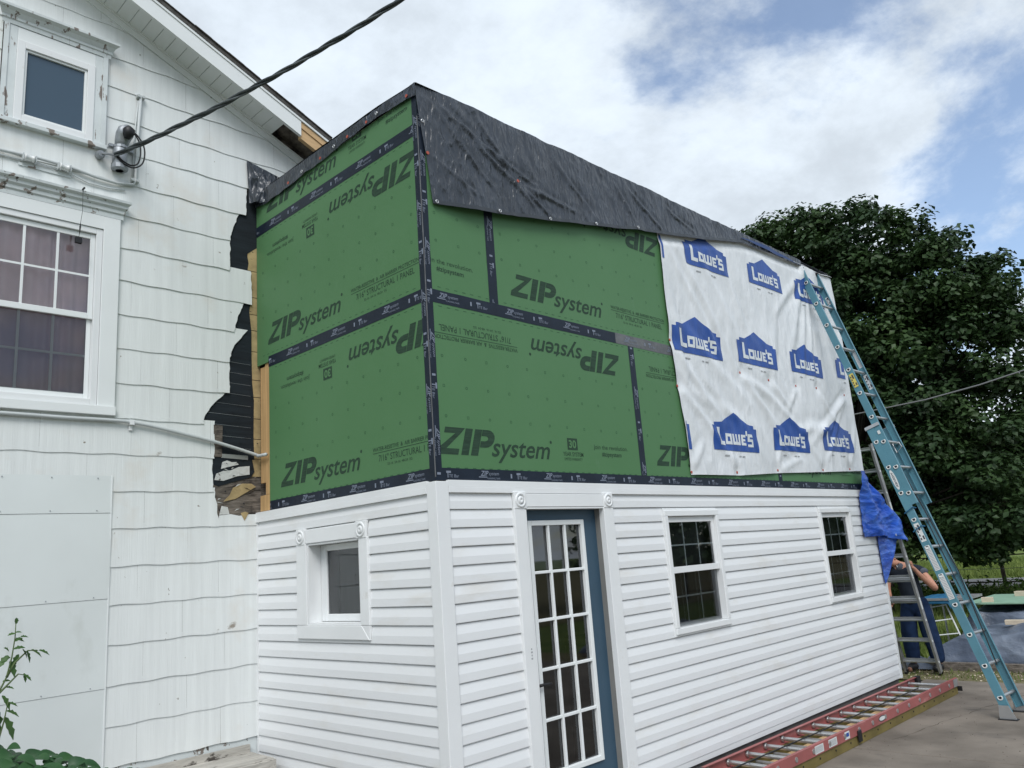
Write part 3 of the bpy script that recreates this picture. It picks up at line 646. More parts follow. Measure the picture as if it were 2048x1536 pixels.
# services on the wall
def th(name, label, cat, loc, group=None): return thing(name, label, cat, loc, group)
co = th('conduit', 'painted grey conduit bending down to the torn corner of the wall', 'conduit', (-1.5, D, 3.04))
pts = [(-4.2, D-.03, 3.05), (-1.9, D-.03, 3.045), (-1.5, D-.03, 3.042), (-1.15, D-.03, 3.045), (-1.0, D-.03, 3.036), (-.85, D-.03, 3.015), (-.62, D-.03, 2.972), (-.38, D-.03, 2.925), (-.15, D-.03, 2.868), (-.02, D-.032, 2.832), (.03, D-.05, 2.822), (-.012, D-.10, 2.822), (-.012, D-.205, 2.822)]
MB().tube(pts[:10]+[(-.022, D-.05, 2.824), (-.022, D-.18, 2.82)], .0135, 10, fine=3).build('pipe', m_pipe, co, smooth=True)
MB().box(-1.05, -1.018, D-.047, D-.012, 3.02, 3.056).box(-1.047, -1.022, D-.02, D-.011, 2.98, 3.021).build('clip', m_vinyl, co)
c2 = th('wall_cable', 'two painted cables running through porcelain insulators above the lower window', 'cable', (-1.5, D, 4.94))
MB().tube([(-4.2, D-.03, 4.95), (-1.99, D-.03, 4.945), (-1.75, D-.035, 4.955), (-1.54, D-.03, 4.955), (-1.35, D-.03, 4.93), (-1.2, D-.03, 4.925), (-1.07, D-.028, 4.95), (-1.055, D-.028, 4.985), (-1.052, D-.03, 5.3), (-1.035, D-.03, 5.72)], .012, 8).build('cable', m_pipe, c2, smooth=True)
MB().tube([(-4.2, D-.022, 4.915), (-1.9, D-.022, 4.915), (-1.8, D-.03, 4.92), (-1.58, D-.03, 4.92), (-1.4, D-.02, 4.87), (-1.25, D-.02, 4.87), (-1.13, D-.02, 4.89)], .006, 6).build('cable', m_pipe, c2, smooth=True)
MB().tube([(-1.078, D-.022, 5.0), (-1.075, D-.022, 5.35), (-1.05, D-.022, 5.70)], .006, 6).build('cable', m_pipe, c2, smooth=True)
for (x, z) in ((-1.035, 5.735), (-1.06, 4.985)):
    MB().box(x-.03, x+.03, D-.035, D-.012, z-.012, z+.016).tube([(x-.02, D-.05, z), (x-.02, D-.01, z)], .012, 8).tube([(x+.018, D-.05, z), (x+.018, D-.01, z)], .012, 8).build('cable_clamp', m_pipe, c2)
def insul(x, z, lab):
    t = th('insulator', lab, 'insulator', (x, D, z), 'porcelain insulators above the lower window')
    MB().tube([(x-.034, D-.05, z+.004), (x-.026, D-.05, z+.004), (x-.02, D-.05, z+.004), (x+.02, D-.05, z+.004), (x+.026, D-.05, z+.004), (x+.034, D-.05, z+.004)], [.022, .030, .022, .022, .030, .022], 12).build('spool', m_porc, t, smooth=True)
    MB().box(x-.045, x-.037, D-.065, D-.011, z-.02, z+.03).box(x+.037, x+.045, D-.065, D-.011, z-.02, z+.03).box(x-.037, x+.037, D-.02, D-.011, z-.04, z-.012).build('bracket', m_pipe, t)
insul(-1.809, 4.925, 'white porcelain spool insulator over the left part of the lower window'); insul(-1.577, 4.925, 'white porcelain spool insulator nearer the weatherhead over the lower window')
rk = MB().box(-1.87, -1.52, D-.017, D-.010, 4.875, 4.897).build('wooden_batten', m_oldpaint); tag(rk, 'peeling white batten behind the porcelain insulators', 'batten')
wh = th('weatherhead', 'grey service weatherhead with black hood and looped wires on the gable', 'weatherhead', (-1.18, D, 5.1))
MB().tube([(-1.19, D-.055, 5.02), (-1.19, D-.055, 5.045), (-1.19, D-.055, 5.06), (-1.19, D-.055, 5.2), (-1.185, D-.055, 5.22)], [.035, .05, .056, .054, .048], 14).build('mast', m_steel, wh, smooth=True)
MB().tube([(-1.185, D-.055, 5.205), (-1.185, D-.055, 5.225)], .060, 14).box(-1.275, -1.245, D-.07, D-.04, 5.205, 5.228).box(-1.13, -1.095, D-.07, D-.04, 5.20, 5.225).build('clamp', m_steel, wh)
MB().tube([(-1.185, D-.05, 5.225), (-1.18, D-.055, 5.27), (-1.172, D-.075, 5.32), (-1.165, D-.10, 5.345), (-1.16, D-.13, 5.345)], [.045, .052, .062, .064, .05], 14).build('hood', m_steel, wh, smooth=True)
MB().tube([(-1.168, D-.13, 5.27), (-1.164, D-.141, 5.30), (-1.160, D-.147, 5.34), (-1.160, D-.14, 5.37)], [.02, .04, .046, .02], 12).build('hood_face', m_black, wh, smooth=True)
MB().tube([(-1.19, D-.058, 5.02), (-1.19, D-.058, 5.03), (-1.19, D-.058, 5.062)], [.03, .062, .062], 12).build('elbow', m_steel, wh)
MB().tube([(-1.33, D-.012, 5.12), (-1.33, D-.05, 5.118), (-1.33, D-.075, 5.115)], [.03, .034, .024], 10).build('hook_base', m_steel, wh); MB().tube([(-1.33, D-.075, 5.115), (-1.29, D-.09, 5.118), (-1.245, D-.095, 5.12)], .008, 6).build('hook', m_steel, wh)
for q in (0, .018):
    MB().tube([(-1.15+q, D-.14, 5.34), (-1.11+q, D-.15, 5.31), (-1.075+q*1.6, D-.15, 5.24), (-1.07+q*1.8, D-.15, 5.15), (-1.085+q*1.6, D-.14, 5.08), (-1.13+q, D-.13, 5.055-q*.8), (-1.18, D-.12, 5.075-q), (-1.23, D-.105, 5.115-q*.4), (-1.245, D-.10, 5.12)], .0062, 7, fine=5).build('wire_loop', m_black, wh, smooth=True)
MB().tube([(-1.24, D-.02, 5.085), (-1.19, D-.112, 5.068), (-1.14, D-.02, 5.078)], .005, 6).build('strap', m_steel, wh)
ds = th('service_cable', 'twisted black overhead service cable running from the weatherhead', 'cable', (-1.24, D, 5.12))
A = Vector((-1.24, D-.10, 5.12)); dv = Vector((1, -3, 0)).normalized()
def sag(t): return A+dv*t+Vector((0, 0, .018*t+.0345*t*t if t < 9 else .018*9+.0345*81+.64*(t-9)))
nn = 420; T = [26*(i/nn)**1.6 for i in range(nn+1)]
for k, (rr, mm) in enumerate(((.0105, m_cable), (.0105, m_cable), (.008, m_cablel2))):
    P = []
    for t in T:
        a = 2*math.pi*(t/.62)+k*2.094; side = Vector((3, 1, 0)).normalized()
        P.append(sag(t)+side*math.cos(a)*.0110+Vector((0, 0, 1))*math.sin(a)*.0110)
    MB().tube(P, rr, 6).build('strand', mm, ds, smooth=True)
ls = tag(MB().tube([(-1.455, D-.09, 4.77), (-1.452, D-.09, 4.60), (-1.462, D-.09, 4.50)], .0016, 5).tube([(-1.462, D-.09, 4.50), (-1.463, D-.09, 4.47), (-1.466, D-.09, 4.42)], [.002, .006, .003], 6).tube([(-1.466, D-.09, 4.42), (-1.47, D-.09, 4.385)], .002, 5).box(-1.492, -1.448, D-.10, D-.075, 4.34, 4.384).box(-1.462, -1.452, D-.13, D-.085, 4.765, 4.775).build('dangling_sensor', m_black), 'small black sensor dangling on a wire over the lower window', 'sensor')
# old step and plants by the wall
stp = th('wooden_step', 'weathered white wooden step box against the old house', 'step', (-.6, 2.05, 0))
for i in range(3): MB().box(-1.12, -.09, 1.875+.128*i, 1.999+.128*i, .525, .553+.002*i).build('plank', m_step, stp, bevel=.004)
MB().box(-1.10, -.11, 1.89, 2.24, 0, .524).build('box', m_step, stp); MB().box(-1.13, -.085, 1.85, 1.874, .44, .545).build('front_board', m_step, stp, bevel=.004)
MB().box(-1.12, -.09, D-.03, D-.012, .556, .61).build('back_board', m_step, stp)

# ================================================================== GREEN AND WHITE ADDITION
add = thing('house_addition', 'addition with green sheathed upper storey over white vinyl siding', 'building', (0, 0, 0))
XR = 7.03; XU = 6.86; P_ = 0.1166; Z0 = 2.1766; ZB, ZBT, ZM, ZU, ZT = 2.36, 2.44, 3.5976, 4.8168, 5.10
DX0, DX1, DZ1 = 0.76, 1.63, 2.18               # door opening
W1 = (2.438, 3.298, 1.145, 2.149); W2 = (5.42, 6.265, 1.145, 2.149)
# structural walls with openings
b = MB(); ya, yb = .014, .12
def F_(x0, x1, z0, z1): b.box(x0, x1, ya, yb, z0, z1)
F_(.013, DX0, .16, 5.08); F_(DX0, DX1, DZ1, 5.08); F_(DX1, W1[0]+.03, .16, 5.08); F_(W1[0]+.03, W1[1]-.03, .16, W1[2]+.03); F_(W1[0]+.03, W1[1]-.03, W1[3]-.03, 5.08)
F_(W1[1]-.03, W2[0]+.03, .16, 5.08); F_(W2[0]+.03, W2[1]-.03, .16, W2[2]+.03); F_(W2[0]+.03, W2[1]-.03, W2[3]-.03, 5.08); F_(W2[1]-.03, XR-.012, .16, 2.30); F_(W2[1]-.03, XU-.012, 2.30, 5.08)
xa, xb = .014, .12
def L_(y0, y1, z0, z1): b.box(xa, xb, y0, y1, z0, z1)
L_(.121, .82, .16, 5.08); L_(.82, 1.49, .16, 1.478); L_(.82, 1.49, 2.062, 5.08); L_(1.49, 2.062, .16, 5.08); b.box(.06, .12, 2.063, 2.24, .16, 5.08)
b.box(XR-.12, XR-.012, .121, 4.6, .16, 2.30).box(XU-.12, XU-.012, .121, 4.6, 2.30, 5.08)
b.build('wall_frame', m_inner, add)
MB().box(.121, XR-.121, .121, 4.5, .10, .155).build('inner_floor', m_dark, add); MB().box(.121, XR-.121, .121, 4.5, 2.42, 2.47).build('inner_ceiling', m_inner, add)
MB().box(.121, XR-.121, 2.9, 3.0, .155, 2.42).build('inner_back_wall', m_inner, add); MB().box(2.05, 2.12, .9, 2.9, .155, 2.42).build('inner_partition', m_inner, add)
MB().box(1.25, 1.9, 1.4, 2.0, .155, 1.0).box(3.2, 4.4, 1.2, 2.4, .155, .95).build('inner_cabinet', m_dark, add)
MB().box(.03, XR-.02, .02, 4.55, -.02, .15).build('foundation', m_found, add)
MB().box(XU-.0115, XU, .0, 4.6, 2.30, 5.08).build('end_sheathing', m_zip, add); MB().box(XR-.0115, XR, .02, 4.6, .15, 2.30).build('end_siding', m_siding, add)
MB().box(.01, XU-.01, .01, 4.6, 5.081, 5.10).build('roof_deck', m_oldboard, add)
# ---- siding courses (Dutch lap)
PROF = [(.0008, .0005), (.0145, 0), (.0156, .004), (.0152, .052), (.0142, .057), (.0040, .1125), (-.0100, .1135), (-.0100, P_+.004)]
def course(wall, a, c, k, ztop=None, zbot=None):
    zb = Z0-k*P_; n = max(2, int((c-a)/.22)); bb = MB(); m_ = len(PROF)
    for i in range(n+1):
        u = a+(c-a)*i/n; jz = .0012*noise.noise(V3(u*.9, k*3.1, 5)); jd = .0016*noise.noise(V3(u*1.4, k*1.7, 9))
        for (d_, h_) in PROF:
            z = zb+h_+jz
            if ztop: z = min(z, ztop)
            if zbot: z = max(z, zbot)
            dd = d_+jd*(h_ > .001)
            bb.v.append((u, -dd, z) if wall == 'F' else (-dd, -u, z))
    for i in range(n):
        for j in range(m_-1):
            q = i*m_+j; bb.f.append((q, q+m_, q+m_+1, q+1))
    bb.build('siding_course', m_siding, add)
for k in range(0, 18):
    zb, zt = Z0-k*P_, Z0-(k-1)*P_
    cuts = []
    if zt > .16 and zb < 2.285: cuts.append((.655, 1.756))
    for wn in (W1, W2):
        if zt > wn[2]+.01 and zb < wn[3]-.01:
            cuts.append((wn[0]+.004, wn[1]-.004))
            if zb < wn[2]-.012: course('F', wn[0]+.004, wn[1]-.004, k, ztop=wn[2]-.010)
            if zt > wn[3]+.012: course('F', wn[0]+.004, wn[1]-.004, k, zbot=wn[3]+.010)
    x = .075
    for c0, c1 in cuts+[(XR-.028, 9)]:
        if c0-x > .02: course('F', x, c0, k, 2.30 if k == 0 else None)
        x = c1
    cuts = [(-1.63, -.72)] if (zt > 1.395 and zb < 2.16) else []
    if cuts and zb < 1.38: course('L', -1.63, -.72, k, ztop=1.386)
    if cuts and zt > 2.168: course('L', -1.63, -.72, k, zbot=2.163)
    x = -2.245
    for c0, c1 in cuts+[(-.062, 9)]:
        if c0-x > .02: course('L', x, c0, k, 2.30 if k == 0 else None)
        x = c1
MB().box(.075, XR-.032, -.012, .012, .150, .194).build('starter_strip', m_vinyl, add); MB().box(-.012, .012, .062, 2.245, .150, .194).build('starter_strip', m_vinyl, add)
# corner post, end post, top trims
bb = MB().prism([(-.025, .068), (-.025, -.025), (.082, -.025), (.082, -.001), (.0, -.001), (.0, .068)][::-1], lambda x, y: (x, y, 2.352), lambda x, y: (x, y, .145))
bb.build('corner_post', m_vinyl, add, bevel=.004)
MB().box(XR-.03, XR+.022, -.022, .0, .145, 2.30).box(XR+.0005, XR+.022, .0005, .06, .145, 2.30).build('end_post', m_vinyl, add, bevel=.003)
MB().box(-.019, .004, 2.236, 2.256, .145, 2.352).build('wall_channel', m_vinyl, add)
for nm, z0, z1, pr_ in (('top_trim', 2.318, 2.362, .020), ('top_channel', 2.281, 2.3175, .0235)):
    MB().box(.0825, XR, -pr_-.004, .012, z0, z1).build(nm, m_vinyl, add, bevel=.002); MB().box(-pr_-.004, .012, .0685, 2.256, z0, z1).build(nm, m_vinyl, add, bevel=.002)
# ---- window in the short wall
lwn = MB().box(.112, .118, .82, 1.49, 1.478, 2.062).build('small_window', m_dark, add)
def Lbox(y0, y1, z0, z1, x0, x1): return MB().box(x0, x1, y0, y1, z0, z1)
Lbox(.72, .818, 1.478, 2.062, -.030, .010).build('casing', m_vinyl, lwn, bevel=.004); Lbox(1.492, 1.63, 1.478, 2.062, -.030, .010).build('casing', m_vinyl, lwn, bevel=.004)
Lbox(.846, 1.50, 2.063, 2.165, -.030, .010).build('head_casing', m_vinyl, lwn, bevel=.004)
MB().prism([(.722, 1.383), (1.628, 1.383), (1.54, 1.477), (.81, 1.477)][::-1], lambda y, z: (-.032, y, z), lambda y, z: (.010, y, z)).build('sill_casing', m_vinyl, lwn, bevel=.004)
MB().prism([(.722, 1.384), (.809, 1.477), (.722, 1.477)][::-1], lambda y, z: (-.029, y, z), lambda y, z: (.010, y, z)).build('sill_casing', m_vinyl, lwn)
MB().prism([(1.629, 1.384), (1.629, 1.477), (1.541, 1.477)][::-1], lambda y, z: (-.029, y, z), lambda y, z: (.010, y, z)).build('sill_casing', m_vinyl, lwn)
def rosette(parent, wall, u, z, sz, base):
    o = (MB().box(-base-.008, -.0005, -u-sz/2, -u+sz/2, z-sz/2, z+sz/2) if wall == 'L' else MB().box(u-sz/2, u+sz/2, -base-.008, -.0005, z-sz/2, z+sz/2)).build('corner_block', m_vinyl, parent, bevel=.004)
    for r0, r1, h_ in ((.044, .034, .007), (.021, .006, .009)):
        bb = MB(); n = 20
        for rr, dd in ((r0+.004, 0), (r0, h_), (r1, h_), (max(r1-.004, .001), 0.001)):
            for i in range(n):
                a = 2*math.pi*i/n; du, dz = rr*math.cos(a)*sz/.105, rr*math.sin(a)*sz/.105; d_ = base+.0085+dd
                bb.v.append((u+du, -d_, z+dz) if wall == 'F' else (-d_, -u-du, z+dz))
        for j in range(3):
            for i in range(n): bb.f.append((j*n+i, j*n+(i+1) % n, (j+1)*n+(i+1) % n, (j+1)*n+i))
        bb.build('rosette', m_vinyl, o, smooth=True)
rosette(lwn, 'L', -.785, 2.115, .118, .026); rosette(lwn, 'L', -1.565, 2.115, .118, .026)
Lbox(1.476, 1.4895, 1.492, 2.062, -.02, .111).build('jamb', m_vinyl, lwn); Lbox(.8205, .834, 1.492, 2.062, -.02, .111).build('jamb', m_vinyl, lwn); Lbox(.8205, 1.4895, 1.4785, 1.4915, -.02, .111).build('stool', m_vinyl, lwn); Lbox(.835, 1.475, 2.048, 2.0615, -.02, .111).build('head_jamb', m_vinyl, lwn)
for (y0, y1, z0, z1) in ((1.40, 1.474, 1.494, 2.046), (.836, .90, 1.494, 2.046), (.90, 1.40, 1.494, 1.546), (.90, 1.40, 2.0, 2.046)): Lbox(y0, y1, z0, z1, .085, .110).build('window_frame', m_vinyl, lwn, bevel=.006)
MB().add([(.1, 1.40, 1.546), (.1, .90, 1.546), (.1, .90, 2.0), (.1, 1.40, 2.0)], [(0, 1, 2, 3)]).build('pane', m_glass, lwn)
Lbox(1.26, 1.275, 1.546, 2.0, .101, .110).build('mullion', m_screen, lwn)
# ---- front windows: frame, two sashes, six lights each
def front_window(W_, name):
    x0, x1, z0, z1 = W_
    r_ = MB().box(x0+.03, x1-.03, .112, .118, z0+.03, z1-.03).build(name, m_dark, add)
    for (a, c, d_, e) in ((x0, x0+.05, z0+.05, z1-.05), (x1-.05, x1, z0+.05, z1-.05), (x0, x1, z0, z0+.05), (x0, x1, z1-.05, z1)):
        MB().box(a, c, -.036, .06, d_, e).build('window_frame', m_vinyl, r_, bevel=.005)
    for (a, c, d_, e) in ((x0-.012, x0-.0005, z0-.012, z1+.012), (x1+.0005, x1+.012, z0-.012, z1+.012), (x0, x1, z1+.0005, z1+.012), (x0, x1, z0-.012, z0-.0005)):
        MB().box(a, c, -.024, -.001, d_, e).build('channel', m_vinyl, r_)
    zm = (z0+z1)/2+.012
    for nm, a, c, y, mm in (('upper_sash', zm-.03, z1-.052, -.006, m_vinyl), ('lower_sash', z0+.052, zm+.02, .028, m_vinyl)):
        e = .038 if nm == 'upper_sash' else .03
        xa_, xb_ = x0+.052, x1-.052
        s_ = MB().box(xa_, xa_+e, y, y+.03, a, c).box(xb_-e, xb_, y, y+.03, a, c).box(xa_+e, xb_-e, y, y+.03, a, a+e).box(xa_+e, xb_-e, y, y+.03, c-e-.01, c).build(nm, mm, r_, bevel=.003)
        if nm == 'upper_sash': MB().box(xa_, xb_, y-.008, y-.0005, a, a+.052).build('meeting_rail', m_vinyl, s_, bevel=.002)
        g0, g1, h0, h1 = xa_+e, xb_-e, a+e, c-e-.01; wd = (g1-g0)/3; hm = (h0+h1)/2
        for i in (1, 2): MB().box(g0+wd*i-.006, g0+wd*i+.006, y+.017, y+.022, h0, h1).build('muntin', m_white, s_)
        for i in range(3): MB().box(g0+wd*i+.006*(i > 0), g0+wd*(i+1)-.006*(i < 2), y+.0175, y+.0215, hm-.006, hm+.006).build('muntin', m_white, s_)
        MB().add([(g0, y+.014, h0), (g1, y+.014, h0), (g1, y+.014, h1), (g0, y+.014, h1)], [(0, 1, 2, 3)]).build('pane', m_glass, s_)
    MB().add([(x0+.053, .024, z0+.055), (x1-.053, .024, z0+.055), (x1-.053, .024, zm-.03), (x0+.053, .024, zm-.03)], [(0, 1, 2, 3)]).build('screen', MATS['screen_mesh'], r_)
    MB().grid(30, 3, lambda a, c: (x0+.1+(x1-x0)*.30*a+(x1-x0)*.45, .15+.02*math.sin(a*20), z0+.05+(z1-z0-.1)*c)).build('curtain', m_inner, r_, smooth=True)
front_window(W1, 'front_window'); front_window(W2, 'front_window')
# ---- door
door = MB().box(DX0+.012, DX1+.02, .085, .125, .16, DZ1-.004).build('door', m_doorblue, add) if False else None
dx0, dx1 = .775, 1.69
b = MB(); gx0, gx1, gz0, gz1 = .888, 1.446, .432, 2.068
b.box(dx0, gx0, .060, .103, .16, 2.19).box(gx1, dx1, .060, .103, .16, 2.19).box(gx0, gx1, .060, .103, .16, gz0).box(gx0, gx1, .060, .103, gz1, 2.19)
door = b.build('door', m_doorblue, add)
for (a, c, d_, e) in ((gx0-.028, gx0+.008, gz0-.028, gz1+.028), (gx1-.008, gx1+.028, gz0-.028, gz1+.028), (gx0+.008, gx1-.008, gz0-.028, gz0+.008), (gx0+.008, gx1-.008, gz1-.008, gz1+.028)):
    MB().box(a, c, .045, .075, d_, e).build('lite_frame', m_white, door, bevel=.004)
gw, gh = (gx1-gx0-.016)/3, (gz1-gz0-.016)/5
for i in (1, 2): MB().box(gx0+.008+gw*i-.010, gx0+.008+gw*i+.010, .049, .071, gz0+.008, gz1-.008).build('muntin', m_white, door, bevel=.003)
for i in range(3):
    for j in (1, 2, 3, 4): MB().box(gx0+.008+gw*i+(.010 if i else 0), gx0+.008+gw*(i+1)-(.010 if i < 2 else 0), .0495, .0705, gz0+.008+gh*j-.010, gz0+.008+gh*j+.010).build('muntin', m_white, door, bevel=.003)
    for j in range(5):
        a0, a1 = gx0+.008+gw*i+(.010 if i else 0), gx0+.008+gw*(i+1)-(.010 if i < 2 else 0); c0, c1 = gz0+.008+gh*j+(.010 if j else 0), gz0+.008+gh*(j+1)-(.010 if j < 4 else 0)
        MB().add([(a0, .073, c0), (a1, .073, c0), (a1, .073, c1), (a0, .073, c1)], [(0, 1, 2, 3)]).build('pane', m_glass, door)
MB().tube([(.832, .060, 1.0), (.832, .015, 1.0)], .010, 8).tube([(.832, .017, 1.0), (.867, .013, 1.003), (.942, .015, .998)], [.011, .010, .008], 8).tube([(.832, .0595, 1.0), (.832, .053, 1.0)], .026, 12).build('handle', m_black, door, smooth=True)
MB().box(dx0-.02, dx1+.02, .02, .16, .10, .158).build('threshold', m_aluold, door)
ca = MB().box(.655, .758, -.034, -.001, .15, 2.182).build('door_casing', m_vinyl, add, bevel=.004)
MB().box(1.632, 1.752, -.034, -.001, .15, 2.182).build('side_casing', m_vinyl, ca, bevel=.004); MB().box(.777, 1.634, -.034, -.001, 2.185, 2.278).build('head_casing', m_vinyl, ca, bevel=.004)
rosette(ca, 'F', .717, 2.233, .118, .030); rosette(ca, 'F', 1.693, 2.233, .116, .030)
MB().box(.7585, .774, -.030, .16, .15, 2.184).box(1.6325, 1.66, -.030, .059, .15, 2.184).box(1.691, 1.73, .0595, .16, .15, 2.184).box(.775, 1.632, -.030, .059, 2.172, 2.184).build('jamb', m_vinyl, ca)
MB().box(.80, 1.66, .30, .32, 1.75, 2.10).build('valance', m_inner, ca)
b = MB()
for q in range(4): b.box(.713+.003*(q % 2), .729-.003*(q % 2), -.0350, -.0342, 1.185+q*.020, 1.196+q*.020)
b.build('faded_stamp', m_stickerg, ca)

# ---- sheathing panels with their print, as parts
def panel(wall, u0, u1, z0, z1, fn=None, zc=None):
    g = .0015
    o = (MB().box(u0+g, u1-g, 0, .0115, z0+g, z1-g) if wall == 'F' else MB().box(0, .0115, -u1+g, -u0-g, z0+g, z1-g)).build('sheathing_panel', m_zip, add)
    if fn:
        prs = []; fn(prs)
        for nm, pr in prs: pr.build(nm, m_zip if nm == 'badge_number' else m_ink, o, wall, .0020 if nm == 'badge_number' else .0012, clip=(u0+.004, u1-.004, z0+.004, z1-.004))
    if zc:
        pr = Print(); marks(pr, u0+.11, u1-.05, zc)
        for zz_ in (z0+.068, z1-.068):                                     # dashed nailing line
            u = u0+.1
            while u < u1-.08: pr.rect(u, u+.03, zz_, zz_+.004); u += .075
        fm = pr.build('fastener_marks', m_inkl, o, wall, .0010, clip=(u0+.004, u1-.004, z0+.004, z1-.004)); fm['kind'] = 'stuff'
    return o
def f(pr): zip_logo(pr, -1.876, 2.528); water(pr, -.653, 2.522); zip_logo(pr, -.93, 3.255, 1); badge(pr, -1.309, 3.265, 1); join(pr, -1.88, 3.315, 1)
panel('L', -2.066, -.012, 2.374, ZM, f, 2.985)
def f(pr): zip_logo(pr, -2.061, 3.745); water(pr, -.854, 3.742); zip_logo(pr, -1.135, 4.49, 1); badge(pr, -1.51, 4.485, 1); join(pr, -2.085, 4.53, 1)
panel('L', -2.262, -.012, ZM, ZU, f, 4.207)
def f(pr): zip_logo(pr, -2.07, 4.94); badge(pr, -.835, 4.958); join(pr, -.455, 4.99)
panel('L', -2.262, -.012, ZU, 5.09, f)
def f(pr): zip_logo(pr, .036, 2.530); badge(pr, 1.25, 2.525); join(pr, 1.62, 2.568); zip_logo(pr, .968, 3.262, 1); water(pr, .045, 3.302, 1)
panel('F', 0, 2.257, 2.374, ZM, f, 2.985)
def f(pr): zip_logo(pr, 2.475, 2.530); badge(pr, 3.69, 2.525); water(pr, 2.447, 3.302, 1); zip_logo(pr, 3.4, 3.262, 1)
panel('F', 2.257, 4.687, 2.374, ZM, f, 2.985)
def f(pr): zip_logo(pr, 4.9, 2.530); water(pr, 6.1, 2.525)
panel('F', 4.687, XU-.012, 2.374, ZM, f, 2.985)
panel('F', 0, .631, ZM, ZU, lambda pr: join(pr, 0.0, 3.772), 4.207)
def f(pr): zip_logo(pr, .825, 3.742); water(pr, 2.03, 3.748); zip_logo(pr, 1.77, 4.49, 1)
panel('F', .631, 3.07, ZM, ZU, f, 4.207)
panel('F', 3.07, 5.51, ZM, ZU); panel('F', 5.51, XU-.012, ZM, ZU)
panel('F', 0, 2.257, ZU, 5.09); panel('F', 2.257, 4.687, ZU, 5.09); panel('F', 4.687, XU-.012, ZU, 5.09)
# ---- flashing tape with its white print
def tape_unit(pr, u, z, vert=False):
    """one repeat of the printed tape logo, centred at height z"""
    q = Print(); zip_logo(q, 0, 0, 0, .026, .16)
    tmp = Print()
    for body, x0, y0, w_, h_ in (('ZIP', 0, -.004, .075, .034),): tmp.text(body, x0, y0, w_, h_, 0, .3, .02)  # big letters
    tmp.text('system', .078, -.006, .095, .026, 0, .3); tmp.rect(-.016, .06, -.015, -.009); tmp.text('FLASHING TAPE', .062, -.026, .12, .012)
    tmp.rect(.285, .300, -.016, .014)
    tmp.rect(.345, .385, .008, .022); tmp.rect(.355, .362, -.022, .008); tmp.text('TE Bar', .368, -.020, .085, .020, 0, .1)
    vs_ = np.array(tmp.v)
    if vert: vs_ = np.stack([vs_[:, 1], -vs_[:, 0]], 1)
    pr.poly([(u+a, z+c) for a, c in vs_], tmp.f)
def tape(wall, u0, u1, z0, z1, vert=False, m=None, name='flashing_tape', off=.0018, ph=0.0, pitch=.645):
    b = MB(); n = max(3, int(max(u1-u0, z1-z0)/.05))
    wob = lambda t, s: .0016*noise.noise(V3(t*7+s*13, u0*3, z0*3))
    def pt(t, s):
        if vert: u, z = u0+(u1-u0)*s, z0+(z1-z0)*t; u += wob(t*(z1-z0), s)
        else: u, z = u0+(u1-u0)*t, z0+(z1-z0)*s; z += wob(t*(u1-u0), s)
        dd = off+.0011*max(0, noise.noise(V3(u*9, z*9, 3)))+(.0010*abs(noise.noise(V3(u*30, z*6, 8))) if 0 < s < 1 else 0)
        return (u, -dd, z) if wall == 'F' else (-dd, -u, z)
    b.grid(n, 4, pt, flip=vert); o = b.build(name, m or m_tape, add, smooth=True)
    pr = Print()
    if vert:
        t = z1-.12-ph+pitch
        while t > z0-.3: tape_unit(pr, (u0+u1)/2, t, True); t -= pitch
    else:
        t = u0+.03+ph-pitch
        while t < u1-.02: tape_unit(pr, t, (z0+z1)/2); t += pitch
    tp = pr.build('tape_print', m_tapeink, o, wall, off+.0026, clip=(u0+.003, u1-.003, z0+.002, z1-.002))
    if tp: tp['kind'] = 'stuff'
    return o
tape('L', -2.262, -.045, ZU-.046, ZU+.046, ph=.22); tape('L', -2.068, -.045, ZM-.046, ZM+.046, ph=.28); tape('L', -2.06, -.045, ZB, ZBT, ph=.46)
tape('F', .046, 2.05, ZM-.046, ZM+.046, ph=.03); tape('F', 2.05, 2.95, ZM-.047, ZM+.047, m=m_tapeg, ph=.1); tape('F', .046, XU, ZB, ZBT, ph=.31, pitch=.645)
tape('F', .631-.044, .631+.044, ZM+.047, 4.62, True, ph=.2); tape('F', 2.257-.040, 2.257+.040, ZBT+.001, ZM-.047, True, ph=.25); tape('F', 4.687-.04, 4.687+.04, ZBT+.001, ZM-.05, True)
tape('L', -.052, .002, ZB, 5.08, True, off=.0032, ph=.05); tape('F', -.003, .052, ZB, 5.08, True, off=.0034, ph=.33)
MB().tube([(-.0035, -.0035, ZB+.02), (-.005, -.004, 3.2), (-.004, -.005, 4.0), (-.005, -.004, 4.9)], .004, 6).build('tape_fold', m_tapeg, add)
# exposed studs between sheathing and old wall
MB().box(.012, .05, 2.069, 2.15, 2.50, ZM-.0).build('stud', m_lumber, add); MB().box(.014, .05, 2.152, 2.232, 2.60, ZM-.02).build('stud', m_lumber, add)
MB().box(.009, .048, 2.069, 2.235, 2.37, 2.497).build('stud_block', m_lumber, add); MB().box(.012, .045, 2.075, 2.13, 2.30, 2.368).build('stud_block', m_lumber, add)

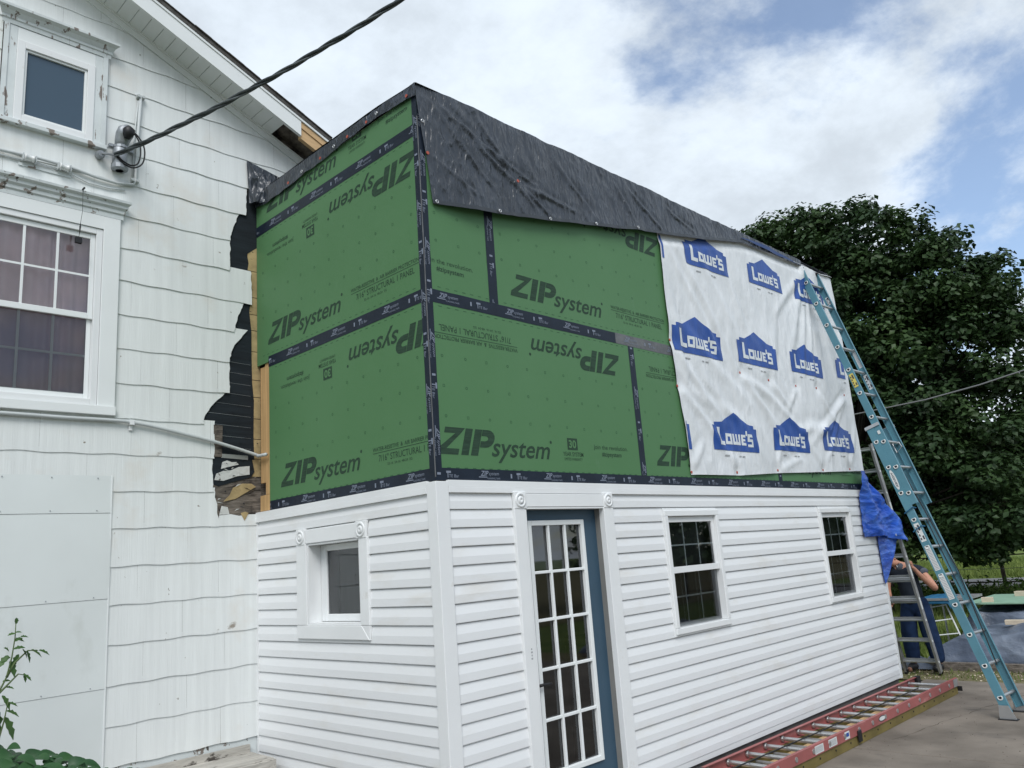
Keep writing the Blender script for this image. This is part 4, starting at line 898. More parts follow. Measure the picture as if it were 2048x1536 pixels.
# ================================================================== TARPS
def fb(x, y, z, o=4):
    s = 0; a = 1.0
    for i in range(o): s += a*noise.noise(V3(x, y, z)); x *= 2.03; y *= 2.03; z *= 2.03; a *= .5
    return s
bt = thing('black_tarp', 'crinkled black tarp folded over the roof edge of the green addition', 'tarp', (3, 0, 5.1))
def interp(pts, x):
    for (a, b_), (c, d_) in zip(pts, pts[1:]):
        if x <= c: return b_+(d_-b_)*max(0, (x-a)/(c-a))
    return pts[-1][1]
BOT = [(-.02, 4.27), (.10, 4.262), (.40, 4.292), (.68, 4.330), (1.27, 4.430), (1.87, 4.545), (2.2, 4.60), (2.48, 4.665), (3.0, 4.745), (3.67, 4.860), (4.1, 4.95), (4.52, 5.03), (5.2, 5.055), (5.95, 5.075)]
LEFT = [(4.26, .088), (4.45, .07), (4.63, .046), (4.86, .010), (5.0, -.006), (5.15, -.014)]
KCREASE = [((.02, 5.1), (.75, 4.45), .016, .022), ((.03, 5.0), (.45, 4.32), .014, .02), ((.06, 4.62), (.5, 4.42), .014, .018), ((.02, 5.08), (1.3, 4.62), .016, .022), ((.35, 4.98), (1.15, 4.45), .018, .022), ((.89, 4.65), (.55, 5.08), .012, .02), ((.89, 4.65), (1.35, 4.45), .016, .022), ((.89, 4.65), (1.7, 4.60), .014, .02), ((.12, 4.6), (.22, 4.3), .018, .022), ((1.4, 5.0), (1.9, 4.58), .014, .025), ((2.2, 5.05), (2.5, 4.70), .016, .022), ((2.4, 5.05), (2.95, 4.75), .014, .022), ((3.0, 5.05), (3.5, 4.86), .014, .022)]
def tarp_front(a, t):
    x0 = -.012+6.0*a; zt_ = 5.145+.008*noise.noise(V3(x0*2, 0, 0)); zb_ = interp(BOT, x0)
    z = zt_+(zb_-zt_)*t
    lx = interp(LEFT, z); x = lx+(5.95-lx)*a
    zb_ = interp(BOT, x); z = zt_+(zb_-zt_)*t
    wp = .12*noise.noise(V3(x*1.1, z*1.3, 40)); ac, al = x*.86+z*.51+wp, z*.86-x*.51
    d_ = .036+.030*t*max(0, 1-x/5)+.010*fb(x*2.4, z*2.4, 2, 2)
    d_ += .012*(.42-abs(fb(ac*5.5, al*1.9, 7, 2)))+.005*(.35-abs(fb(ac*15+3*wp, al*5.0, 17, 2)))
    for (ax, az), (cx_, cz_), am, wd_ in KCREASE:
        ex, ez = cx_-ax, cz_-az; l2 = ex*ex+ez*ez; tt = ((x-ax)*ex+(z-az)*ez)/l2
        if 0 < tt < 1:
            dd = ((x-ax)*-ez+(z-az)*ex)/math.sqrt(l2)+.03*noise.noise(V3(x*3, z*3, 5))
            d_ += am*math.sin(math.pi*tt)**.6*(math.exp(-(dd/wd_)**2)-.5*math.exp(-((dd-1.8*wd_)/wd_)**2))
    d_ *= .30+.70*min(1, max(0, x-lx)/.35)
    return (x, -max(d_, .010), z)
MB().grid(420, 64, tarp_front, flip=True).build('front_flap', m_tarpk, bt, smooth=True)
MB().grid(160, 2, lambda a, t: (lambda p: (p[0], p[1]-.004, p[2]+.028*(1-t)))(tarp_front(a*.76, 1.0)), flip=True).build('hem', m_tarpe, bt, smooth=True)
def tarp_top(a, t):
    x = -.014+6.8*a; y = -.028+4.5*t; z = 5.145+.008*noise.noise(V3(x*2, 0, 0))+.035*min(1, t*8)+.012*fb(x*2, y*2, 1, 3)*min(1, t*10)
    return (x-.008*(1-min(1, t*5)), y, z)
MB().grid(120, 30, tarp_top).build('top_sheet', m_tarpk, bt, smooth=True)
LB = [(-.02, 5.05), (.05, 5.06), (.4, 5.085), (.8, 5.072), (1.2, 5.052), (1.66, 5.035), (2.06, 5.02), (2.25, 5.05)]
def tarp_side(a, t):
    y = -.02+2.27*a; zt_ = 5.150+.01*noise.noise(V3(y*2, 3, 0))+.02*a; zb_ = interp(LB, y); z = zt_+(zb_-zt_)*t
    return (-max(.010, .018+.012*fb(y*4, z*4, 5, 3)+.012*(.4-abs(fb(y*7+z*5, z*7, 9, 2)))), y, z)
MB().grid(200, 14, tarp_side).build('side_flap', m_tarpk, bt, smooth=True)
def tarp_ear(a, t):                                         # loose ear pinned to the old wall
    p00, p10, p01, p11 = V3(-.108, D-.026, 5.475), V3(.04, 2.10, 5.30), V3(-.085, D-.03, 5.07), V3(-.012, 2.02, 5.03)
    p = p00.lerp(p10, a).lerp(p01.lerp(p11, a), t)
    return p+V3(-.025, -.03, 0)*(math.sin(a*9+t*5)*.5+fb(a*3, t*3, 2, 2))*math.sin(math.pi*a)*.9+V3(0, 0, -.02*math.sin(math.pi*a)*(1-t))
MB().grid(24, 24, tarp_ear, flip=True).build('loose_ear', m_tarpk, bt, smooth=True)
def tarp_ear2(a, t):
    p = V3(-.108, D-.03, 5.475).lerp(V3(.30, D-.028, 5.39), a).lerp(V3(-.085, D-.03, 5.07).lerp(V3(.30, D-.05, 5.06), a), t)
    return p+V3(0, -.012, 0)*fb(a*4, t*4, 1, 2)
MB().grid(16, 16, tarp_ear2, flip=True).build('wall_flap', m_tarpk, bt, smooth=True)
# grommets and cap nails
gm = MB(); n = 14
for rr, h_ in ((.0145, 0), (.013, .003), (.008, .003), (.0075, 0)):
    for i in range(n): gm.v.append((rr*math.cos(2*math.pi*i/n), rr*math.sin(2*math.pi*i/n), h_))
for j in range(3):
    for i in range(n): gm.f.append((j*n+i, j*n+(i+1) % n, (j+1)*n+(i+1) % n, (j+1)*n+i))
gm = gm.mesh('grommet', True)
def surf_pt(fn, x, z, rng=(0, 1), it=40):
    """nearest parameter on a flap for a wall position"""
    best = min(((abs((q := fn(a/it*rng[1], t/20))[0]-x)+abs(q[2]-z), q) for a in range(it+1) for t in range(21)), key=lambda e: e[0]); return best[1]
for (x, z) in ((.024, 4.862), (.113, 4.278), (.689, 4.350), (1.264, 4.443), (1.867, 4.560), (2.485, 4.684)):
    y = surf_pt(tarp_front, x, z, it=160)[1]
    link('grommet', gm, m_grommet, bt, frame_mat((x, y-.012, z), (1, 0, 0), (0, 0, 1), (0, -1, 0)))
cap = cyl_mesh('cap_nail', .013, .005, 10, 'y'); capx = cyl_mesh('cap_nail_side', .012, .005, 10, 'x')
for (x, z) in ((.056, 4.628), (.897, 4.648)): link('cap_nail', cap, m_orange, bt, Matrix.Translation((x, surf_pt(tarp_front, x, z, it=160)[1]-.010, z)))
for i, y in enumerate((.07, .42, .55, .80, .98, 1.18, 1.45, 1.67, 2.07)):
    if i in (1, 4, 6, 8): link('grommet', gm, m_grommet, bt, frame_mat((-.034, y, interp(LB, y)+.025), (0, -1, 0), (0, 0, 1), (-1, 0, 0)))
    else: link('cap_nail', capx, m_orange, bt, Matrix.Translation((-.030, y, interp(LB, y)+.020)))
MB().grid(40, 2, lambda a, t: (4.45+1.5*a, -.058-.004*math.sin(a*20), 5.066+.012*a*0+.045*t*math.sin(math.pi*min(1, a*1.1+.02))+.006*math.sin(a*8))).build('blue_underside', mat('dark_blue_underside', (.02, .05, .16), .45), bt, thick=.003)

wt = thing('white_tarp', 'white printed tarp with blue store logos stapled over the right part of the green wall', 'tarp', (4.8, 0, 2.5))
NAILS = [(4.095, 3.529), (4.71, 3.518), (5.354, 3.521), (5.896, 3.551), (6.685, 3.541), (2.971, 2.485), (3.783, 2.503), (4.629, 2.546), (5.732, 2.58), (6.49, 2.611), (2.869, 3.698), (2.901, 3.268)]
CREASE = [((2.95, 4.70), (3.75, 3.60), .016, .05), ((3.15, 4.68), (4.05, 3.55), .014, .05), ((3.45, 4.75), (4.15, 3.95), .012, .06), ((3.9, 4.80), (4.55, 3.75), .012, .05), ((2.9, 4.3), (3.1, 3.3), .014, .05), ((2.88, 3.70), (3.6, 3.0), .016, .05),
          ((2.92, 3.28), (3.7, 2.62), .018, .05), ((2.92, 3.28), (4.3, 2.95), .007, .06), ((3.0, 3.9), (4.2, 3.2), .012, .06), ((3.3, 3.45), (4.4, 2.65), .007, .06), ((4.10, 3.52), (4.9, 2.75), .018, .045), ((4.10, 3.52), (5.3, 3.02), .018, .05), ((4.3, 3.3), (5.2, 2.7), .012, .04),
          ((4.71, 3.50), (5.1, 3.22), .012, .035), ((5.35, 3.50), (5.0, 3.18), .010, .035), ((5.3, 3.02), (6.1, 3.10), .016, .06), ((6.1, 3.10), (6.68, 3.53), .018, .05), ((5.5, 2.9), (6.66, 3.48), .014, .045), ((5.9, 2.75), (6.62, 3.42), .012, .04), ((5.9, 3.53), (6.3, 3.15), .010, .03),
          ((5.95, 5.02), (5.1, 4.35), .016, .06), ((5.97, 5.0), (5.35, 3.9), .018, .06), ((6.0, 4.95), (5.6, 3.75), .016, .05), ((6.05, 4.9), (5.85, 3.7), .014, .045), ((6.1, 4.85), (6.15, 3.7), .014, .04), ((6.15, 4.9), (6.45, 3.8), .014, .045), ((6.2, 5.0), (6.68, 4.2), .012, .05), ((5.1, 4.35), (4.85, 3.7), .012, .07),
          ((2.97, 2.49), (3.2, 2.75), .012, .03), ((3.78, 2.51), (3.65, 2.85), .010, .03), ((4.63, 2.55), (4.75, 2.85), .012, .03), ((4.63, 2.55), (5.2, 2.70), .010, .03), ((5.73, 2.58), (5.5, 2.85), .010, .03), ((6.49, 2.61), (6.3, 2.95), .012, .03), ((6.49, 2.61), (6.80, 3.1), .012, .04)]
def wt_d(x, z):
    d_ = .026+.013*fb(x*1.3, z*1.1, 4, 2)
    wx, wz = x+.05*noise.noise(V3(x*1.6, z*1.6, 3)), z+.05*noise.noise(V3(x*1.6, z*1.6, 13))
    for (ax, az), (cx_, cz_), am, wd_ in CREASE:
        wd_ = max(wd_, .042)
        ex, ez = cx_-ax, cz_-az; l2 = ex*ex+ez*ez; t = ((wx-ax)*ex+(wz-az)*ez)/l2
        if -.12 < t < 1.12:
            dd = ((wx-ax)*-ez+(wz-az)*ex)/math.sqrt(l2)
            if abs(dd) < wd_*4:
                e = max(0.0, math.sin(math.pi*min(1, max(0, (t+.12)/1.24))))**.7
                d_ += am*e*(math.exp(-(dd/wd_)**2)-.55*math.exp(-((dd-wd_*1.7)/wd_)**2))
    d_ += .0035*math.sin((wx+(wz-3.5)*.35)*38+3*noise.noise(V3(x, z*.7, 8)))*(.5+noise.noise(V3(x*.9, z*.6, 31)))
    d_ += .0035*fb(x*6, z*4, 3, 2)
    for i, (nx, nz) in enumerate(NAILS):
        r_ = math.hypot(x-nx, z-nz)
        if r_ < .3: d_ *= (1-.7*math.exp(-(r_/.07)**2))
    return max(d_, .0045)
WL = [(2.45, 2.962), (2.9, 2.940), (3.27, 2.902), (3.5, 2.875), (3.7, 2.862), (4.2, 2.862), (4.72, 2.872), (5.2, 2.90)]
WR = [(2.5, 6.88), (2.6, 6.885), (3.1, 6.885), (3.33, 6.88), (3.66, 6.87), (4.2, 6.865), (4.84, 6.85), (5.2, 6.84)]
WB = [(2.9, 2.462), (3.8, 2.475), (4.63, 2.518), (5.7, 2.555), (6.5, 2.585), (7, 2.60)]
def wt_xz(a, t):
    zt_ = 5.10; xm = 2.9+4*a; zb_ = interp(WB, xm); z = zb_+(zt_-zb_)*t
    x = interp(WL, z)+(interp(WR, z)-interp(WL, z))*a
    return x, z
def wt_tuck(x, z, d_):                                      # tucked beneath the black flap
    e = min(1, max(0, (z-interp(BOT, x)+.10)/.08)) if x < 5.9 else 0
    return d_*(1-e)+.0055*e
def wt_pt(a, t):
    x, z = wt_xz(a, t); d_ = wt_d(x, z)
    d_ = wt_tuck(x, z, d_)
    return (x, -d_, z)
def wt_disp(x, z, off):
    d_ = wt_d(x, z)
    return (x, -wt_tuck(x, z, d_)-off, z)
MB().grid(230, 150, wt_pt).build('sheet', m_tarpw, wt, smooth=True)
MB().grid(60, 6, lambda a, t: (5.6+1.24*a, -.036-.012*math.sin(a*9)+.25*t*t, 5.095+.035*math.sin(t*1.6)-.012*math.sin(a*11))).build('rolled_top', m_tarpw, wt, smooth=True)
for (x, z) in NAILS: link('cap_nail', cap, m_orange2 if z < 2.7 or x < 3 else m_steel, wt, Matrix.Translation((x, -wt_d(x, z)-.003, z)))
def logo(u0, z0, s=1.0, fr=0.0, to=1.0, slant=0.0):
    W_ = .84*s
    base = [(0, 0), (.84, 0), (.84, .237), (.785, .237), (.785, .268), (.655, .280), (.42, .378), (.19, .275), (.06, .268), (.06, .237), (0, .237)]
    tr_ = lambda p: (u0+p[0]*s, z0+p[1]*s+slant*p[0])
    clip = (u0+W_*fr, u0+W_*to, 0, 9)
    p = Print(); p.poly([tr_(q) for q in base])
    p.build('store_logo', m_logob, wt, 'F', .0040, clip=clip, fine=.022, disp=wt_disp)
    q = Print()
    def R_(x0, x1, y0, y1): q.poly([tr_(e) for e in ((x0, y0), (x1, y0), (x1, y1), (x0, y1))])
    R_(.105, .150, .050, .222); R_(.150, .225, .050, .090)
    R_(.240, .272, .062, .168); R_(.318, .350, .062, .168); R_(.272, .318, .062, .092); R_(.272, .318, .138, .168)
    R_(.362, .392, .062, .168); R_(.418, .448, .062, .168); R_(.474, .504, .062, .168); R_(.392, .418, .062, .092); R_(.448, .474, .062, .092)
    R_(.520, .552, .062, .168); R_(.552, .605, .062, .088); R_(.552, .605, .142, .168); R_(.552, .592, .104, .126)
    R_(.612, .634, .158, .208)
    R_(.640, .735, .148, .178); R_(.640, .672, .118, .148); R_(.640, .735, .102, .128); R_(.703, .735, .076, .102); R_(.640, .735, .050, .076)
    q.build('store_name', m_logow, wt, 'F', .0062, clip=clip, fine=.022, disp=wt_disp)
    q = Print()
    for a, c in ((.18, .26), (.45, .49), (.51, .56)): q.poly([tr_(e) for e in ((a, -.055), (c, -.055), (c, -.043), (a, -.043))])
    sp = q.build('small_print', m_stickerg, wt, 'F', .0045, clip=clip, fine=.04, disp=wt_disp)
    if sp: sp['kind'] = 'stuff'
for a in ((3.295, 4.535, .98, 0, 1, .02), (4.555, 4.595, .90), (5.68, 4.615, .96), (2.902, 3.605, 1.02), (4.09, 3.645, .99), (5.28, 3.682, .97), (6.52, 3.745, .95, 0, .30), (3.387, 2.708, 1.0), (4.603, 2.758, .985), (5.808, 2.808, 1.0), (2.20, 2.69, .97, .925, .985), (2.08, 4.50, 1.0, .962, 1.0)): logo(*a)

bl = thing('blue_tarp', 'bright blue tarp end hanging over the right corner of the addition', 'tarp', (6.9, -.06, 1.3))
def bl_main(a, t):
    l = [(1.78, 6.53), (2.1, 6.56), (2.58, 6.60)]; r_ = [(1.60, 7.72), (1.72, 7.80), (2.0, 7.48), (2.3, 7.12), (2.58, 6.80)]
    zb_ = 1.80-.10*max(0, a-.35)/.65; zt_ = 2.585-.0*a
    z = zb_+(zt_-zb_)*t; xl, xr = interp(l, z), interp(r_, z); x = xl+(xr-xl)*a
    d_ = .07+.035*math.sin((x*1.2+z*.5)*9+2*noise.noise(V3(x*2, z*2, 1)))+.018*fb(x*5, z*9, 3, 3)+.05*a*(1-t)
    return (x, -d_, z)
MB().grid(60, 60, bl_main).build('upper_fold', m_tarpb, bl, smooth=True, thick=.002)
def bl_low(a, t):
    z = 1.24+.62*t; xl = 6.94; xr = 6.97+(7.62-6.97)*t**.9; x = xl+(xr-xl)*a
    return (x, -.035-.012*fb(x*2, z*2, 2, 2)-.02*a*math.sin(t*3)-.0*t, z)
MB().grid(30, 40, bl_low).build('lower_fold', m_tarpb, bl, smooth=True, thick=.002)
for (x, z, y) in ((7.2, 1.80, -.165), (7.32, 1.42, -.07)): link('grommet', gm, m_grommet, bl, frame_mat((x, y, z), (1, 0, 0), (0, 0, 1), (0, -1, 0)))

# ================================================================== LADDERS
plug_r = MB(); n = 14
def dshape(rr, i):
    a = 2*math.pi*i/n; x, y = rr*math.cos(a), rr*math.sin(a); return x, (min(y, rr*.55))
for rr, h_ in ((.027, 0), (.025, .005), (.016, .005), (.015, .0)):
    for i in range(n): x, y = dshape(rr, i); plug_r.v.append((x, y, h_))
for j in range(3):
    for i in range(n): plug_r.f.append((j*n+i, j*n+(i+1) % n, (j+1)*n+(i+1) % n, (j+1)*n+i))
plug_r = plug_r.mesh('rung_plug', True)
plug_k = MB(); plug_k.v = [(*dshape(.0152, i), .001) for i in range(n)]; plug_k.f = [tuple(range(n))]; plug_k = plug_k.mesh('rung_hole')
RAISE = .3048
def rail(o, d, inx, nrm, s0, s1, dep, fl, m, name, parent, wt_=.004):
    """C-channel rail: o on the web's outer face, d along, inx inward, nrm across the depth"""
    b = MB(); d, inx, nrm = Vector(d), Vector(inx), Vector(nrm); p = Vector(o)+d*s0-nrm*dep/2; l = d*(s1-s0)
    b.obox(p, l, inx*wt_, nrm*dep); b.obox(p+inx*wt_, l, inx*(fl-wt_), nrm*wt_); b.obox(p+inx*wt_+nrm*(dep-wt_), l, inx*(fl-wt_), nrm*wt_)
    return b.build(name, m, parent)
lad = thing('extension_ladder', 'teal fibreglass extension ladder leaning on the white tarp at the roof edge', 'ladder', (6.0, -1.4, 0))
A0 = Vector((5.82556, -1.36050, .19686)); dl = Vector((.031736, .284424, .958173)).normalized(); rv = Vector((.4244, -.0157, 0)); wl = rv.length; rx = rv.normalized()
nl = rx.cross(dl).normalized()                 # towards the climber
if nl.y > 0: nl = -nl
off = nl*.074
rung = cyl_mesh('rung', .0165, wl-.012, 12, 'z')
def place_rungs(o0, cnt, k0, parent, m=m_alu, skip=()):
    for i in range(cnt):
        c = o0+dl*RAISE*(i+k0)
        link('rung', rung, m, parent, frame_mat(c+rv/2, nl, dl, rx))
        for e, sgn in ((c, -1), (c+rv, 1)):
            pl = link('rung_plug', plug_r, m_sticker, parent, frame_mat(e+rx*sgn*.0005, nl*sgn*-1, dl, rx*sgn)); link('rung_hole', plug_k, m_black, pl, WORLD[pl.name])
base_top = 9.62
rail(A0, dl, rx, nl, -.15, base_top*RAISE, .083, .030, m_fibre, 'base_rail', lad); rail(A0+rv, dl, -rx, nl, -.15, base_top*RAISE, .083, .030, m_fibre, 'base_rail', lad)
place_rungs(A0, 10, 0, lad)
B0 = A0+off; k0 = 6.909; fs0, fs1 = (k0-.42)*RAISE, (k0+9.62)*RAISE
rail(B0+rx*.004, dl, rx, nl, fs0, fs1, .078, .028, m_fibre, 'fly_rail', lad); rail(B0+rv-rx*.004, dl, -rx, nl, fs0, fs1, .078, .028, m_fibre, 'fly_rail', lad)
place_rungs(B0, 10, k0, lad)
for e, sg in ((B0, 1), (B0+rv, -1)):           # end caps, brackets, shoes
    c = e+dl*fs1
    MB().obox(c-nl*.046-rx*sg*.006, rx*sg*.042, nl*.092, dl*.03).build('end_cap', m_black, lad, bevel=.006)
    e2 = e-off; c = e2+dl*(base_top*RAISE-.03)
    MB().obox(c-nl*.05-rx*sg*.008, rx*sg*.008, nl*.165, dl*.035).obox(c-nl*.05, rx*sg*.02, nl*-.006, dl*.035).build('guide_bracket', m_alu, lad)
    c = e2+dl*(-.15)
    fz = c.z
    p = Vector((c.x-.012*sg, c.y, 0))
    MB().prism([(-.075, .006), (.075, .006), (.042, .13), (-.042, .13)] if sg > 0 else [(-.075, .006), (.075, .006), (.042, .13), (-.042, .13)], lambda y, z: (p.x-.003*sg, p.y+y+.2*max(0, z-.02), z), lambda y, z: (p.x+.003*sg, p.y+y+.2*max(0, z-.02), z)).build('shoe_plate', m_alu, lad)
    MB().box(min(p.x-.03*sg, p.x+.045*sg), max(p.x-.03*sg, p.x+.045*sg), p.y-.085, p.y+.085, 0, .009).build('shoe_pad', m_black, lad, bevel=.003)
# rung locks, rope, pulley
for e, sg in ((B0, 1), (B0+rv, -1)):
    c = e+rx*sg*.05+dl*(k0+.0)*RAISE+dl*RAISE*2.0
    MB().tube([c+nl*.02, c+nl*.03-dl*.06, c-nl*.05-dl*.10, c-nl*.05+dl*.02, c+nl*.02], .006, 6).build('rung_lock', m_alu, lad)
c = A0+rx*wl*.5+nl*.02; MB().tube([c+dl*RAISE*9.3, c+dl*RAISE*4+nl*.09, c+dl*RAISE*.9+nl*.02], .006, 6).build('rope', m_black, lad); MB().tube([A0+rx*.06+nl*.1+dl*RAISE*s_ for s_ in (5.9, 4.6, 3.2)], .005, 6).build('rope', m_black, lad)
for i in range(9):                                          # rope wound round the left rail
    c = A0+dl*RAISE*(5.62+.085*i); MB().tube([c-rx*.012-nl*.055, c-rx*.014+nl*.055+dl*.03, c+rx*.045+nl*.06+dl*.02, c+rx*.04-nl*.05, c-rx*.012-nl*.055], .006, 6).build('wound_rope', m_cyan, lad) if i in (0, 8) else None
# stickers: (on fly?, right rail inner?, start rung, length, width, material, print)
def sticker(e, sg, k, ln, wd, m, lines, m2=m_stickerk, inner=False):
    s_ = sg if not inner else -sg
    o_ = e-rx*sg*.0012 if not inner else e-rx*sg*-.0012+rx*sg*.006
    o_ = e-rx*sg*.0012 if not inner else e+rx*sg*.0075
    c = o_+dl*k*RAISE
    st = MB().obox(c-nl*wd/2, nl*wd, dl*ln, -rx*sg*.0006 if not inner else rx*sg*.0006).build('sticker', m, lad)
    b = MB(); q = -rx*sg*.001 if not inner else rx*sg*.001
    for (a0, a1, t0, t1) in lines: b.obox(c-nl*wd/2+nl*wd*a0+dl*ln*t0+q, nl*wd*(a1-a0), dl*ln*(t1-t0), q*.2)
    if lines: b.build('sticker_print', m2, st)
para = [(.12, .88, .04+.06*i, .07+.06*i) for i in range(15)]
bar = [(.1, .35, .1+.2*i, .22+.2*i) for i in range(4)]+[(.6, .9, .1, .3), (.5, .85, .6, .9)]
sticker(B0, 1, k0+4.25, .17, .05, m_stickery, bar); sticker(B0, 1, k0+2.30, .04, .03, m_sticker, [])
sticker(A0, 1, 5.20, .20, .055, m_sticker, bar); sticker(A0, 1, 4.18, .25, .055, m_sticker, para, m_stickerg); sticker(A0, 1, 3.18, .25, .055, m_sticker, para, m_stickerg)
sticker(B0+rv, -1, k0+4.30, .19, .05, m_sticker, bar, inner=True); sticker(B0+rv, -1, k0+5.25, .25, .04, m_sticker, para, m_stickerg, inner=True); sticker(B0+rv, -1, k0+8.2, .11, .04, m_sticker, bar, inner=True)
# oval maker plate with its name
b = MB(); c = A0-rx*.0014+dl*RAISE*7.5; k_ = 16
b.v = [tuple(c+nl*.026*math.sin(2*math.pi*i/k_)+dl*.115*math.cos(2*math.pi*i/k_)) for i in range(k_)]; b.f = [tuple(range(k_))]
pl_ = b.build('name_plate', m_sticker, lad)
vs_, fs_ = text2d('WERNER', 0, .02); sc = vs_.max(0); b = MB()
b.v = [tuple(c-rx*.0006-dl*(.085-.17*0)+dl*(.17-q[0])-nl*(q[1]-.011)*-1*-1) for q in vs_/sc*np.array([.17, .022])]; b.f = fs_
b.build('plate_name', m_stickerk, pl_)

red = thing('lying_ladder', 'red fibreglass extension ladder lying flat on the concrete along the siding', 'ladder', (4.8, -.38, 0))
ra, rb = Vector((2.32, -.125, 0)), Vector((7.05, -.175, 0)); dr = (rb-ra).normalized(); pr_ = Vector((-dr.y, dr.x, 0))*-1; wr = .445; Lr = (rb-ra).length
upv = Vector((0, 0, 1))
def rrail(o, inward, s0, s1, z0, h_, m, name): return rail(o+upv*(z0+h_/2), dr, inward, upv, s0, s1, h_, .032, m, name, red)
rrail(ra, pr_, 0, Lr, .088, .083, m_red, 'fly_rail'); rrail(ra+pr_*wr, -pr_, 0, Lr, .088, .083, m_red, 'fly_rail')
rrail(ra+pr_*.012, pr_, .02, Lr-.02, .002, .084, m_olive, 'base_rail'); rrail(ra+pr_*(wr-.012), -pr_, .02, Lr-.02, .002, .084, m_olive, 'base_rail')
rung2 = cyl_mesh('rung_flat', .0175, wr-.004, 12, 'z'); rung3 = cyl_mesh('rung_low', .0155, wr-.03, 10, 'z'); bolt = cyl_mesh('rung_end', .021, .006, 12, 'z'); bolt2 = cyl_mesh('rung_end_low', .008, .006, 8, 'z')
collar = cyl_mesh('rung_collar', .025, .016, 12, 'z')
i = 0
while .16+RAISE*i < Lr-.05:
    c = ra+dr*(.16+RAISE*i)
    link('rung', rung2, m_alu, red, frame_mat(c+pr_*wr/2+upv*.130, dr, upv*-1, pr_)); link('rung', rung3, m_aluold, red, frame_mat(c+dr*.12+pr_*wr/2+upv*.044, dr, upv*-1, pr_))
    link('rung_end', bolt, m_alu, red, frame_mat(c+pr_*(wr+.002)+upv*.130, dr, upv*-1, pr_)); link('rung_end', bolt2, m_black, red, frame_mat(c+dr*.12+pr_*(wr-.010)+upv*.05, dr, upv*-1, pr_))
    link('rung_collar', collar, m_alu, red, frame_mat(c+pr_*.014+upv*.130, dr, upv*-1, pr_))
    i += 1
MB().tube([ra+dr*(.2)+pr_*.20+upv*.155, ra+dr*1.6+pr_*.225+upv*.152, ra+dr*3.0+pr_*.24+upv*.155, ra+dr*4.05+pr_*.25+upv*.152], .006, 6).build('rope', m_black, red)
MB().tube([ra+dr*(.5)+pr_*.30+upv*.07, ra+dr*2.2+pr_*.31+upv*.065, ra+dr*3.8+pr_*.28+upv*.07], .006, 6).build('rope', m_black, red)
MB().obox(ra+dr*(Lr-.16)+pr_*(wr+.0015)+upv*.09, dr*.13, pr_*.006, upv*.078).build('end_bracket', m_aluold, red); MB().obox(ra+dr*(Lr-.005)+pr_*(wr-.02)+upv*.03, dr*.02, pr_*.05, upv*.05).build('foot_cap', m_black, red)
MB().obox(ra+dr*(Lr-.09)-pr_*.004+upv*.086, dr*.10, pr_*.045, upv*.09).build('end_cap', m_black, red, bevel=.005); MB().obox(ra-dr*.01-pr_*.004+upv*.086, dr*.09, pr_*.05, upv*.09).build('end_cap', m_black, red, bevel=.005)
MB().obox(ra+dr*1.93+pr_*(wr+.001)+upv*.03, dr*.07, pr_*.018, upv*.10).build('rung_lock', m_black, red, bevel=.01)
for s_, l_, lines in ((1.1, .16, para), (1.36, .16, para), (1.68, .10, [(.3, .8, .3, .85)])):
    c = ra+dr*s_+pr_*(wr+.0012)+upv*.098; st = MB().obox(c, dr*l_, pr_*.0006, upv*.062).build('sticker', m_sticker, red)
    b = MB()
    for (a0, a1, t0, t1) in lines: b.obox(c+pr_*.0008+upv*.062*a0+dr*l_*t0, dr*l_*(t1-t0), pr_*.0003, upv*.062*(a1-a0))
    b.build('sticker_print', m_stickerg if lines is para else m_logob, st)
c = ra+dr*2.52+pr_*(wr+.0012)+upv*.13; b = MB(); b.v = [tuple(c+dr*.085*math.cos(2*math.pi*i/16)+upv*.026*math.sin(2*math.pi*i/16)) for i in range(16)]; b.f = [tuple(range(16))]; b.build('name_plate', m_stickerk, red, thick=.001)
b = MB(); c = c+pr_*.001; b.v = [tuple(c+dr*.07*math.cos(2*math.pi*i/16)+upv*.018*math.sin(2*math.pi*i/16)) for i in range(16)]; b.f = [tuple(range(16))]; b.build('name_plate', m_sticker, red, thick=.0008)
lum = tag(MB().obox(ra+pr_*.10+dr*.1+upv*.004, dr*3.9+pr_*-.04, pr_*.06, upv*.03).build('lumber_strip', m_lumber_y, None), 'pale wooden strip lying beneath the red ladder', 'lumber')

alu = thing('aluminium_ladder', 'grey aluminium ladder propped against the end wall behind the blue tarp', 'ladder', (8.3, .17, 0))
q0, q1 = Vector((8.32, -.05, 0)), Vector((7.22, -.05, 2.95)); da = (q1-q0).normalized(); ya_ = Vector((0, 1, 0)); na = da.cross(ya_).normalized(); Wd = .46
LA = (q1-q0).length
rail(q0, da, ya_, na, 0, LA, .072, .028, m_aluold, 'rail', alu); rail(q0+ya_*Wd, da, -ya_, na, 0, LA, .072, .028, m_aluold, 'rail', alu)
i = 0
while .17+.29*i < LA-.05:
    c = q0+da*(.17+.29*i)
    MB().obox(c-na*.028+ya_*.01, ya_*(Wd-.02), na*.056, da*.012).obox(c-na*.028+ya_*.01+da*.012, ya_*(Wd-.02), na*.006, da*.02).build('rung', m_alu, alu)
    if i in (3, 4): MB().obox(c-na*.03+ya_*.01-da*.045, ya_*(Wd-.02), na*.05, da*.02).build('rung', m_alu, alu)
    MB().tube([c+ya_*-.004, c+ya_*.002], .013, 8).build('rivet', m_sticker, alu); i += 1
for k_ in (.9, 1.35, 1.75, 2.2): MB().obox(q0+da*k_-na*.02-ya_*.0012, da*.16, na*.035, ya_*.0008).build('sticker', m_sticker, alu)
for e in (q0, q0+ya_*Wd): MB().obox(e-na*.04-da*.0, ya_*(.03 if e is q0 else -.03), na*.08, da*.03).build('foot', m_black, alu)
